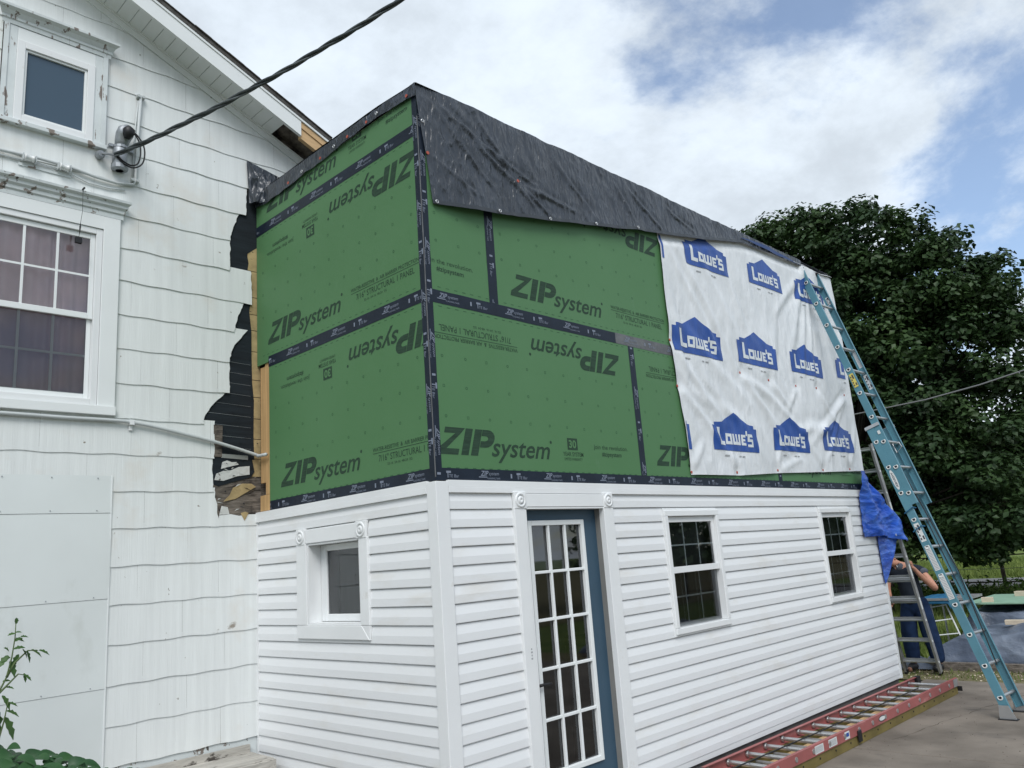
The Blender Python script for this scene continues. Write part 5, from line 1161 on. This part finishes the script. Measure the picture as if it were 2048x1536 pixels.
# boards and oddments standing behind the end wall
tb = tag(MB().obox((7.30, .50, 0), (.10, 0, 0), (0, .30, 0), (-.17, .0, .95)).build('leaning_board', m_aluold), 'grey board standing on end behind the corner of the siding', 'board')

# ================================================================== PERSON
def skin(name, pts, edges, m, parent, sub=2):
    me = bpy.data.meshes.new(name); me.from_pydata([p[:3] for p in pts], edges, []); o = link(name, me, m, parent)
    md = o.modifiers.new('skin', 'SKIN'); md.use_smooth_shade = True
    sv = me.skin_vertices[0].data if me.skin_vertices else None
    if sv is None:
        bm = bmesh.new(); bm.from_mesh(me); bm.verts.layers.skin.verify(); bm.to_mesh(me); bm.free(); sv = me.skin_vertices[0].data
    for i, p in enumerate(pts):
        r_ = p[3]; sv[i].radius = r_ if isinstance(r_, tuple) else (r_, r_)
    sv[0].use_root = True
    s_ = o.modifiers.new('sub', 'SUBSURF'); s_.levels = sub; s_.render_levels = sub
    return o
per = thing('person', 'person in dark shirt and jeans holding the aluminium ladder behind the blue tarp', 'person', (8.6, .2, 0))
bx, by = 8.56, .27
# continuous body: pelvis root, spine, neck, head, arms, legs; he stoops behind the ladder
pts = [(bx, by-.04, .90, (.085, .08)), (bx, by-.02, 1.08, (.09, .08)), (bx-.03, by, 1.24, (.12, .10)), (bx-.05, by+.01, 1.33, (.10, .085)), (bx-.09, by+.05, 1.40, .050), (bx-.13, by+.12, 1.43, .068), (bx-.15, by+.16, 1.49, (.076, .085)), (bx-.14, by+.17, 1.555, .055),
       (bx-.04, by-.18, 1.33, .058), (bx-.10, by-.31, 1.18, .050), (bx-.17, by-.40, 1.06, .044), (bx-.38, by-.33, 1.22, .036), (bx-.50, by-.285, 1.345, .028), (bx-.56, by-.265, 1.39, (.034, .02)),
       (bx-.04, by+.19, 1.33, .058), (bx-.08, by+.24, 1.18, .048), (bx-.12, by+.24, 1.07, .042), (bx-.22, by+.19, .98, .034), (bx-.30, by+.17, .93, .028), (bx-.34, by+.16, .89, (.034, .02)),
       (bx, by-.14, .80, .072), (bx-.01, by-.17, .48, .068), (bx+.02, by-.20, .29, .060), (bx+.03, by-.21, .09, .042), (bx-.10, by-.22, .045, (.045, .035)), (bx-.18, by-.22, .035, .03),
       (bx, by+.06, .80, .072), (bx-.03, by+.085, .48, .068), (bx-.01, by+.09, .29, .060), (bx, by+.10, .09, .042), (bx-.13, by+.10, .045, (.045, .035)), (bx-.21, by+.10, .035, .03)]
edges = [(0,1),(1,2),(2,3),(3,4),(4,5),(5,6),(6,7),(3,8),(8,9),(9,10),(10,11),(11,12),(12,13),(3,14),(14,15),(15,16),(16,17),(17,18),(18,19),(0,20),(20,21),(21,22),(22,23),(23,24),(24,25),(0,26),(26,27),(27,28),(28,29),(29,30),(30,31)]
skin('body', pts, edges, m_skin, per)
g = .034
sh = [(p[0], p[1], p[2], tuple(q+g for q in p[3]) if isinstance(p[3], tuple) else p[3]+g) for p in pts]
skin('shirt', [(bx, by-.04, .80, (.175, .15)), (bx, by-.02, 1.05, (.17, .15))]+[sh[i] for i in (2, 3, 8, 14)]+[(bx-.075, by-.255, 1.245, .078), (bx-.065, by+.225, 1.245, .078)], [(0,1),(1,2),(2,3),(3,4),(4,6),(3,5),(5,7)], m_shirt, per)
skin('sleeve', [(bx-.045, by-.20, 1.325, .088), (bx-.08, by-.27, 1.235, .080)], [(0,1)], m_shirtg, per)
skin('collar', [(bx-.05, by+.01, 1.32, .105), (bx-.105, by+.075, 1.415, .078)], [(0,1)], m_shirtg, per)
skin('jeans', [(bx, by-.04, 1.0, (.150, .135)), (bx, by-.04, .82, (.178, .155))]+[(sh[i][0], sh[i][1], sh[i][2], sh[i][3]+.012) for i in (20, 21, 22, 23, 26, 27, 28, 29)], [(0,1),(1,2),(2,3),(3,4),(4,5),(1,6),(6,7),(7,8),(8,9)], m_jeans, per)
for sy in (-.22, .10): skin('shoe', [(bx+.05, by+sy, .055, .058), (bx-.10, by+sy, .057, .057), (bx-.20, by+sy, .048, .046)], [(0,1),(1,2)], m_black, per)
skin('cap', [(bx-.11, by+.165, 1.55, .088), (bx-.08, by+.165, 1.50, .084), ], [(0,1)], m_hair, per)
hx, hy, hz = bx-.06, by+.16, -.18
# face
MB().tube([(hx-.165, hy, 1.65+hz), (hx-.19, hy, 1.635+hz)], [.012, .014], 8).build('nose', m_skin, per, smooth=True)
for s_ in (-.032, .032): MB().tube([(hx-.16, hy+s_, 1.672+hz), (hx-.169, hy+s_, 1.672+hz)], [.012, .009], 8).build('eye', m_black, per); MB().tube([(hx-.09, hy+s_*2.7, 1.645+hz), (hx-.085, hy+s_*2.9, 1.675+hz)], .016, 8).build('ear', m_skin, per, smooth=True)
def fingers(h, nrm_, across, curl, side):
    """five bent fingers rooted in the palm, closing round what is held"""
    h, nrm_, across, curl = map(Vector, (h, nrm_, across, curl))
    for i, ln in enumerate((.9, 1.0, .95, .78)):
        r0 = h+across*(.018*(i-1.5)); p = [r0, r0+nrm_*.030*ln, r0+nrm_*.042*ln+curl*.024*ln, r0+nrm_*.026*ln+curl*.046*ln]
        MB().tube(p, [.010, .0095, .009, .007], 8).build('finger', m_skin, per, smooth=True)
    r0 = h+across*(.034*side)-nrm_*.012; MB().tube([r0, r0+across*.018*side+curl*.018, r0+across*.010*side+curl*.042+nrm_*.006], [.012, .011, .008], 8).build('thumb', m_skin, per, smooth=True)
fingers((bx-.575, by-.262, 1.398), (-.75, -.1, .62), (0, .25, 1.0), (-.1, -1, .1), 1)
fingers((bx-.345, by+.158, .882), (-.6, -.1, -.75), (0, 1, 0), (-.6, 0, .5), -1)

# ================================================================== TARPED PILES, STAND, BLOCKS
def drape(name, label, x0, x1, y0, y1, hgt, seed, m, flat_=.75, nx=70, ny=60, low=.02):
    def fnp(a, t):
        u, v = a*2-1, t*2-1; x = (x0+x1)/2+(x1-x0)/2*u; y = (y0+y1)/2+(y1-y0)/2*v
        e = max(abs(u)**1, abs(v)**1); k_ = 1-max(0, (e-flat_)/(1-flat_))**1.4
        k_ = max(0, k_); z = low+hgt*k_*(.86+.22*fb(x*1.1, y*1.1, seed, 2))+.03*fb(x*3, y*3, seed+3, 3)*(.3+.7*k_)
        x += .06*fb(y*2.2, z*2, seed, 2)*(1-k_*.6); y += .06*fb(x*2.2, z*2, seed+1, 2)*(1-k_*.6)
        return (x, y, max(z, .012))
    o = MB().grid(nx, ny, fnp).build(name, m, None, smooth=True, thick=.004)
    return tag(o, label, 'tarp')
drape('tarped_pile', 'faded navy tarp over a low lumber pile beyond the concrete', 8.95, 10.9, -6.5, .42, .50, 4.0, m_tarpn, .80, 60, 110)
drape('tarped_stack', 'dark blue tarp hanging round the stack with the green board on top', 11.4, 13.6, -3.6, .62, .56, 11.0, m_tarpn, .90, 60, 90)
tag(MB().box(8.72, 8.86, -6.2, .30, -.015, .045).box(8.74, 8.84, -6.1, .28, .0455, .085).build('timber_edge', m_oldboard), 'brown timber edging lying in front of the navy tarp', 'timber')
tag(MB().grid(20, 20, lambda a, t: (8.62+.5*a, .12+.55*t, .012+.16*math.sin(math.pi*a)*math.sin(math.pi*t)*(.6+.6*abs(fb(a*3, t*3, 5, 2))))).build('tarp_bundle', m_tarpn, smooth=True), 'crumpled dark blue tarp bundle beside the boots of the person', 'tarp')
gb = thing('board_stack', 'pale green board with bare boards stacked on the tarped pile', 'board stack', (12.5, -1, .6))
MB().obox((11.5, .52, .60), (1.9, 0, 0), (0, -.95, 0), (0, 0, .018)).build('green_board', m_greenpanel, gb); MB().obox((11.55, -.46, .60), (1.8, 0, 0), (0, -2.6, 0), (0, 0, .03)).build('bare_board', m_osb, gb); MB().obox((11.75, -.40, .632), (1.7, 0, 0), (0, -2.5, 0), (0, 0, .02)).build('bare_board', m_osb, gb)
def block(x, y, z, w_, d_, h_, rz, lab):
    o = MB().obox((-w_/2, -d_/2, 0), (w_, 0, 0), (0, d_, 0), (0, 0, h_)).build('wood_block', m_osb, None, bevel=.003); o.matrix_basis = Matrix.Translation((x, y, z))@Matrix.Rotation(rz, 4, 'Z'); tag(o, lab, 'wood block', 'wood blocks holding things down')
block(11.75, .20, .618, .12, .17, .075, .2, 'short pale wood block on the green board near its edge'); block(12.9, -.02, .618, .12, .17, .08, -.1, 'short pale wood block farther back on the green board'); block(9.55, -.72, .495, .10, .30, .06, .1, 'flat pale wood block lying on the faded navy tarp')
st = thing('folding_stand', 'light metal rack frame leaning by a covered work table on the grass', 'stand', (11.0, .7, 0))
for (a, c) in (((10.7, .86, .70), (10.35, .55, .06)), ((10.9, .60, .74), (10.55, .29, .06))): MB().tube([a, c], .011, 6).build('rail', m_sticker, st)
for t in (.12, .42, .72, 1.0):
    p = Vector((10.7, .86, .70)).lerp(Vector((10.35, .55, .06)), t); q = Vector((10.9, .60, .74)).lerp(Vector((10.55, .29, .06)), t); MB().tube([p, q], .009, 6).build('rung', m_sticker, st)
for (x, y) in ((10.75, .75), (11.3, .75), (10.75, .3), (11.3, .3)): MB().tube([(x, y, 0), (x, y, .74)], .014, 6).build('leg', m_aluold, st)
MB().box(10.62, 11.45, .18, .92, .74, .775).build('table_top', m_aluold, st)
tag(MB().grid(30, 30, lambda a, t: (10.62+.6*a, .42+.46*t,   .782+.03*math.sin(math.pi*a)*math.sin(math.pi*t)*(1+.9*fb(a*4, t*4, 6, 2))-.10*max(0, abs(a-.5)*2-.85)*6-.10*max(0, abs(t-.5)*2-.85)*6)).build('table_cloth_tarp', m_cyan, smooth=True, thick=.004), 'folded bright blue tarp lying on the work table behind the person', 'tarp')
hose = tag(MB().tube([(9.9, .9, .02), (9.6, 1.2, .02), (9.2, 1.0, .02), (9.0, .6, .02)], .012, 6).build('garden_hose', m_olive), 'yellow hose lying in the grass behind the ladder', 'hose')

# second cable
c3 = tag(MB().tube([(7.0, 2.2, 3.42), (7.45, 1.3, 3.40), (7.79, .35, 3.44), (8.07, -.52, 3.51), (8.22, -1.15, 3.60), (8.36, -1.8, 3.73), (8.8, -4.5, 4.4), (9.4, -8, 5.4), (10.5, -14, 7.5)], .0095, 6).build('guy_cable', m_cablel, smooth=True), 'thin pale cable sagging past the maple tree from the addition', 'cable')

# ================================================================== FENCE, GRASS, TREES, PLANTS
fen = thing('pasture_fence', 'weathered wire fence with dark posts along the road', 'fence', (22.6, 2.6, 0))
for i in range(-5, 7):
    y = 2.62+3.1*i; MB().tube([(22.6, y, -.05), (22.61, y+.03, 1.15)], [.06, .05], 7).build('post', m_fence, fen)
for z, r_ in ((.30, .022), (1.02, .018), (.66, .007)):
    MB().tube([(22.55, -13+3.1*i*.5, z+.02*math.sin(i*1.7)) for i in range(22)], r_, 5).build('rail', m_fence if r_ > .01 else m_steel, fen)
def leafmesh(P, Nrm, size, asp=.62, name='leaves', m=None, parent=None, fold=.25):
    """numpy: one folded diamond (two triangles) per leaf"""
    n = len(P); Nrm = Nrm/np.linalg.norm(Nrm, axis=1, keepdims=True)
    t = RNG.normal(size=(n, 3)); t -= (t*Nrm).sum(1, keepdims=True)*Nrm; t /= np.linalg.norm(t, axis=1, keepdims=True); b = np.cross(Nrm, t)
    s = size if isinstance(size, np.ndarray) else np.full(n, size); s = s[:, None]
    v = np.stack([P-t*s, P+b*s*asp+Nrm*s*fold, P+t*s, P-b*s*asp+Nrm*s*fold], 1).reshape(-1, 3)
    i = np.arange(n)*4; f = np.stack([i, i+1, i+2, i, i+2, i+3], 1).reshape(-1)
    me = bpy.data.meshes.new(name); me.vertices.add(len(v)); me.vertices.foreach_set('co', v.ravel()); me.loops.add(len(f)); me.loops.foreach_set('vertex_index', f)
    me.polygons.add(n*2); me.polygons.foreach_set('loop_start', np.arange(n*2)*3); me.polygons.foreach_set('loop_total', np.full(n*2, 3)); me.update(); me.validate()
    return link(name, me, m, parent)
def tree(name, label, cx, cy, trunk_r, zb, blobs, nleaf, size, m, lump=.55, group=None, lumps=None, lobes=0):
    """blobs: (dx, dy, z, rx, rz, weight) ellipsoids that make up the crown; leaves sit in clumps on and inside them"""
    t = thing(name, label, 'tree', (cx, cy, 0), group)
    if lobes:                                              # side boughs that break up the outline
        more = []
        for i in range(lobes):
            b0 = blobs[int(RNG.integers(0, len(blobs)))]; d_ = RNG.normal(size=3); d_[2] = abs(d_[2])*.8+.1; d_ /= np.linalg.norm(d_); q = RNG.uniform(.40, .85)
            more.append((b0[0]+d_[0]*(b0[3]+.20*q), b0[1]+d_[1]*(b0[3]+.20*q), b0[2]+d_[2]*(b0[4]+.15*q), q, q*.85, .16+.22*q))
        blobs = blobs+more
    tot = sum(b_[5] for b_ in blobs); Ps, Ns = [], []
    limbs = []
    for (dx, dy, z, rx_, rz_, wgt) in blobs:
        nl_ = int(nleaf*wgt/tot); k_ = max(5, int((lumps or 46)*wgt/tot*(len(blobs)-lobes)/3))
        d_ = RNG.normal(size=(k_, 3)); d_ /= np.linalg.norm(d_, axis=1, keepdims=True)
        rad = RNG.uniform(.55, 1.0, size=(k_, 1))**.6
        cen = np.array([cx+dx, cy+dy, z])+d_*rad*np.array([rx_, rx_, rz_])
        limbs.append((np.array([cx+dx, cy+dy, z]), cen))
        w_ = RNG.integers(0, k_, nl_); r_ = RNG.normal(size=(nl_, 3)); r_ /= np.linalg.norm(r_, axis=1, keepdims=True)
        q = RNG.uniform(.15, 1, size=(nl_, 1))**.5*lump*RNG.uniform(.65, 1.25, size=k_)[w_][:, None]
        p = cen[w_]+r_*q*np.array([1.15, 1.15, .75])
        Ps.append(p); Ns.append(r_*.8+np.array([0, 0, .9])+RNG.normal(size=(nl_, 3))*.45)
    P = np.concatenate(Ps); Q = np.concatenate(Ns); kk = P[:, 2] > zb; P, Q = P[kk], Q[kk]
    leafmesh(P, Q, RNG.uniform(.6, 1.25, len(P))*size, .7, 'crown', m, t)
    b = MB(); top_ = max(bb_[2] for bb_ in blobs)
    tp = [(cx, cy, -.05), (cx+.05, cy, .5), (cx+.02, cy+.05, 1.4), (cx-.05, cy+.1, 3.0), (cx, cy+.05, top_)]
    b.tube(tp, [trunk_r*1.35, trunk_r*1.08, trunk_r, trunk_r*.75, trunk_r*.2], 10)
    b.build('trunk', m_bark, t, smooth=True)
    b = MB()
    for c0, cen in limbs:
        for e in cen[::5]:
            e = np.array([cx, cy, 0])+(e-np.array([cx, cy, 0]))*np.array([.85, .85, .93]); z0 = min(max(1.5, e[2]*.55), top_*.7); s0 = Vector((cx, cy, z0)); e = Vector(e); mid = s0.lerp(e, .5)+Vector((0, 0, .25))
            b.tube([s0, mid, e], [trunk_r*.26, trunk_r*.12, .012], 5, caps=False)
    b.build('limbs', m_bark, t)
    return t
# big maple: about nine metres across, ten high
tree('maple_tree', 'large dense dark green maple standing behind the addition', 16.6, 3.9, .30, .75,
     [(-.2, .2, 4.6, 3.4, 2.9, 5), (-.3, -.9, 7.0, 2.3, 1.6, 3), (-.8, 1.9, 7.1, 2.4, 1.5, 3), (.1, -2.5, 5.2, 1.7, 2.0, 2.4), (-.6, .3, 8.85, 1.6, .95, 1.8), (-.9, -1.2, 2.6, 2.6, 1.3, 2.4), (-.5, 3.4, 5.2, 2.4, 2.4, 2.6), (-1.3, 1.7, 8.75, 1.7, .95, 1.9), (-.4, -1.1, 8.75, 1.5, .95, 1.7), (-.4, -2.9, 7.2, 1.4, 1.2, 1.4), (-1.6, 3.2, 8.0, 1.5, 1.0, 1.3), (-1.2, 3.0, 7.0, 2.0, 1.4, 1.6), (-.4, -2.1, 7.0, 1.7, 1.2, 1.7), (-.3, -3.1, 5.7, 1.2, 1.2, 1.2), (-.2, -2.6, 3.6, 1.8, 1.6, 1.6), (-.6, -2.9, 1.9, 1.5, .8, 1.2), (-1.2, 0, 1.7, 1.8, .6, 1.0)], 165000, .070, m_leaf, .43, lumps=200, lobes=16)
tree('ash_tree', 'feathery ash tree beyond the maple whose branches hang into view', 21.6, -1.1, .26, 2.2,
     [(0, 0, 6.6, 1.7, 2.6, 3), (-.4, .6, 4.6, 1.5, 1.3, 1.5), (-.2, -.6, 8.2, 1.4, 1.2, 1)], 14000, .10, m_leaf2, .5, lumps=40)
tree('roadside_tree', 'low spreading tree over the pasture fence by the weeds', 21.2, -1.6, .2, 1.0,
     [(-.6, 3.2, 3.2, 2.0, 1.3, 2), (-.6, 1.6, 3.4, 1.6, 1.7, 2.0), (0, 5.0, 3.4, 2.0, 1.6, 1.8), (-1.1, 3.5, 1.9, 1.4, .6, .8), (-.6, .4, 3.0, 1.5, 1.6, 1.6), (-1.1, 2.0, 1.6, 1.5, .6, 1.1)], 38000, .085, m_leaf, .5, lumps=40)
tree('shade_tree', 'dark broad tree filling the gap behind the maple', 24.5, 6.5, .3, .9,
     [(0, 0, 4.2, 3.4, 2.8, 3), (1.0, 3.6, 4.0, 3.0, 2.6, 2.2), (-.5, -2.2, 3.2, 2.4, 1.8, 1.6)], 26000, .13, m_leaf, .7, lumps=44)
# distant wood beyond the road
n = 16000; P = np.stack([RNG.uniform(70, 90, n), RNG.uniform(-60, 120, n), RNG.uniform(0, 1, n)], 1); P[:, 2] = P[:, 2]*(6.5+1.8*np.sin(P[:, 1]*.21)+1.2*np.sin(P[:, 1]*.57))
stuff(leafmesh(P, RNG.normal(size=(n, 3))+np.array([-.5, 0, .8]), RNG.uniform(.35, .8, n), .7, 'distant_wood', m_leaf2), 'hazy line of woods far beyond the road', 'woods')
# grass and weeds
def blades(name, n, x0, x1, y0, y1, hmin, hmax, m, z0=-.03, wd=.012, dens=None):
    P = np.stack([RNG.uniform(x0, x1, n), RNG.uniform(y0, y1, n), np.full(n, z0)], 1)
    if dens is not None: P = P[dens(P)]; n = len(P)
    h_ = RNG.uniform(hmin, hmax, n)[:, None]; a = RNG.uniform(0, 2*np.pi, n); s = np.stack([np.cos(a), np.sin(a), np.zeros(n)], 1)*wd*(h_/hmax+.4); ln = np.stack([RNG.normal(0, .28, n), RNG.normal(0, .28, n), np.ones(n)], 1)*h_
    v = np.stack([P-s, P+s, P+ln], 1).reshape(-1, 3); f = np.arange(3*n)
    me = bpy.data.meshes.new(name); me.vertices.add(3*n); me.vertices.foreach_set('co', v.ravel()); me.loops.add(3*n); me.loops.foreach_set('vertex_index', f); me.polygons.add(n); me.polygons.foreach_set('loop_start', np.arange(n)*3); me.polygons.foreach_set('loop_total', np.full(n, 3)); me.update()
    return link(name, me, m)
stuff(blades('field_grass', 60000, 9.2, 24.4, -6, 8, .05, .20, m_blade, wd=.016), 'short bright grass growing in the yard before the fence', 'grass')
stuff(blades('verge_grass', 26000, 30, 46, -8, 16, .08, .32, m_blade, wd=.03), 'sunny grass beyond the road', 'grass')
stuff(blades('mulch_grass', 2600, 7.95, 9.1, -5, 3.2, .015, .06, m_blade, z0=-.012, wd=.006), 'thin tufts of grass in the mulch strip', 'grass')
n = 1500; P = np.stack([RNG.uniform(7.93, 9.05, n), RNG.uniform(-5, 3, n), RNG.uniform(-.008, .004, n)], 1); stuff(leafmesh(P, RNG.normal(size=(n, 3))*.4+np.array([0, 0, 1]), RNG.uniform(.008, .024, n), .5, 'wood_chips', m_osb), 'scattered pale chips in the mulch strip', 'chips')
for j in range(9):                                          # weed clumps along the fence foot
    cy = -3.2+1.15*j+random.uniform(-.3, .3); cx = 17.6+random.uniform(-.6, .9)+.35*j; n = 900
    P = np.stack([RNG.normal(cx, .38, n), RNG.normal(cy, .45, n), np.abs(RNG.normal(.16, .20, n))], 1); P[:, 2] = np.clip(P[:, 2], 0, .8)
    t = leafmesh(P, RNG.normal(size=(n, 3))*.7+np.array([0, 0, .7]), RNG.uniform(.03, .075, n), .5, 'weed_clump', m_weed)
    tag(t, 'leafy weed clump in the row growing at the foot of the pasture fence', 'weeds', 'weed clumps by the fence')
# tomato plant against the metal sheets
tom = thing('tomato_plant', 'tall leggy tomato plant in front of the white metal sheets', 'plant', (-2.1, 1.2, 0))
stems = [[(-2.12, 1.2, 0), (-2.10, 1.2, .7), (-2.06, 1.18, 1.15), (-2.03, 1.2, 1.32), (-1.985, 1.2, 1.42), (-1.965, 1.2, 1.52), (-1.955, 1.2, 1.62), (-1.955, 1.2, 1.70)],
         [(-2.10, 1.2, .9), (-2.02, 1.2, 1.05), (-1.985, 1.2, 1.2), (-1.97, 1.2, 1.30)], [(-2.06, 1.2, 1.2), (-2.07, 1.2, 1.45), (-2.05, 1.2, 1.60)], [(-1.985, 1.2, 1.42), (-1.95, 1.2, 1.49), (-1.89, 1.2, 1.545), (-1.84, 1.2, 1.54)],
         [(-2.10, 1.2, .8), (-2.03, 1.2, .88), (-1.98, 1.19, .885)], [(-2.06, 1.2, 1.3), (-2.0, 1.2, 1.36), (-1.93, 1.2, 1.43), (-1.90, 1.2, 1.42)]]
for s_ in stems: MB().tube([(q[0]-.035, q[1], q[2]) for q in s_], [.007*(1-.7*i/(len(s_)-1)) for i in range(len(s_))], 6).build('stem', m_stem, tom, smooth=True)
def leaf(parent, o, d, ln, wd, m, droop=.35, name='leaf', lobes=0.0):
    d = Vector(d).normalized(); o = Vector(o); sd_ = d.cross(Vector((.2, -.6, 1))).normalized(); nv = sd_.cross(d).normalized(); b = MB(); n = 7
    for i in range(n+1):
        t = i/n; c = o+d*ln*t+Vector((0, 0, -1))*droop*ln*t*t; w_ = wd*math.sin(math.pi*min(1, t*.92+.06))**.8*(1+lobes*math.sin(t*19))
        b.v += [tuple(c-sd_*w_+nv*w_*.35), tuple(c), tuple(c+sd_*w_+nv*w_*.35)]
    for i in range(n):
        q = i*3; b.f += [(q, q+1, q+4, q+3), (q+1, q+2, q+5, q+4)]
    return b.build(name, m, parent, smooth=True)
for (x, z, dx, dz, ln) in [(-1.955, 1.69, 0, 1, .055), (-1.955, 1.64, -1, .1, .05), (-1.955, 1.645, 1, .2, .04), (-1.955, 1.60, .8, .5, .06), (-1.955, 1.61, 1, -.1, .06), (-1.93, 1.62, 1, .1, .05), (-1.96, 1.56, 1, .3, .07), (-1.92, 1.555, .6, -.9, .06), (-1.97, 1.52, -1, -.2, .06), (-1.98, 1.55, -.5, .6, .06), (-1.90, 1.545, .4, -1, .07), (-1.87, 1.545, .9, -.5, .08), (-1.84, 1.54, 1, -.35, .07), (-1.93, 1.53, -.4, -.9, .07), (-1.97, 1.50, .3, -1, .09), (-1.98, 1.53, -.8, -.7, .08),
                           (-1.91, 1.425, .7, -.5, .06), (-1.905, 1.43, .2, -.9, .05), (-2.0, 1.40, .8, .2, .05), (-1.985, 1.37, 1, -.1, .05), (-2.01, 1.38, -.8, 0, .05), (-2.0, 1.33, .5, -.8, .09), (-1.97, 1.29, 1, -.3, .06), (-1.975, 1.25, 1, -.4, .08), (-2.03, 1.30, -.3, -1, .12), (-2.02, 1.26, .1, -1, .16), (-1.985, 1.22, .5, -1, .13), (-2.05, 1.24, -.6, -.8, .12), (-2.05, 1.35, -.8, .2, .07), (-2.05, 1.60, .3, 1, .05), (-2.07, 1.55, -.9, .3, .05), (-1.99, .885, .8, -.3, .06), (-1.975, .88, 1, -.9, .06), (-2.07, 1.5, .8, .2, .05), (-2.04, 1.16, -.2, -1, .14)]:
    leaf(tom, (x*1.0-.035, 1.2+random.uniform(-.015, .015), z), (dx, random.uniform(-.4, .3), dz), ln*.80, ln*.20, m_tomleaf, .25, lobes=.25)
bush = thing('leafy_bush', 'low leafy green bush at the foot of the metal sheets', 'bush', (-1.95, 1.1, 0))
for i in range(9): a = random.uniform(-.35, .35); MB().tube([(-1.95+a*.4, 1.1, 0), (-1.95+a, 1.1+random.uniform(-.2, .2), .45), (-1.95+a*1.5, 1.1+random.uniform(-.25, .25), .85)], [.012, .009, .005], 6).build('stem', m_stem, bush)
for i in range(300):
    x = random.gauss(-1.96, .27); y = 1.12+random.uniform(-.32, .30); zt_ = 1.075-.42*max(0, x+2.0)-.10*abs(y-1.1)
    z = zt_-abs(random.gauss(0, .16)); 
    if z < .1: continue
    leaf(bush, (x, y, z), (random.uniform(-1, 1), random.uniform(-1, .4), random.uniform(-.15, .45)), random.uniform(.07, .13), random.uniform(.028, .045), m_bushleaf, .45)
# trees added out of view so the window panes reflect something dark
tree('reflection_tree', 'round green tree added out of view to darken the window reflections', 10.0, -24.0, .25, 1.6, [(0, 0, 5.2, 3.4, 2.6, 3), (2.4, 1.0, 4.6, 2.6, 2.2, 2)], 9000, .16, m_leaf2, .8, lumps=40)
tree('reflection_tree', 'wide tree added beside the round one to darken the window reflections', 18.0, -20.0, .25, 1.2, [(0, 0, 4.8, 3.6, 2.8, 3), (-3.0, -1.0, 4.2, 2.8, 2.4, 2)], 9000, .16, m_leaf, .8, lumps=40)
tree('reflection_tree', 'tall tree added far behind the camera to darken the window reflections', 3.0, -27.0, .25, 1.4, [(0, 0, 5.4, 3.4, 3.2, 3), (-2.6, 0, 4.4, 2.8, 2.4, 2)], 9000, .16, m_leaf, .8, lumps=40)
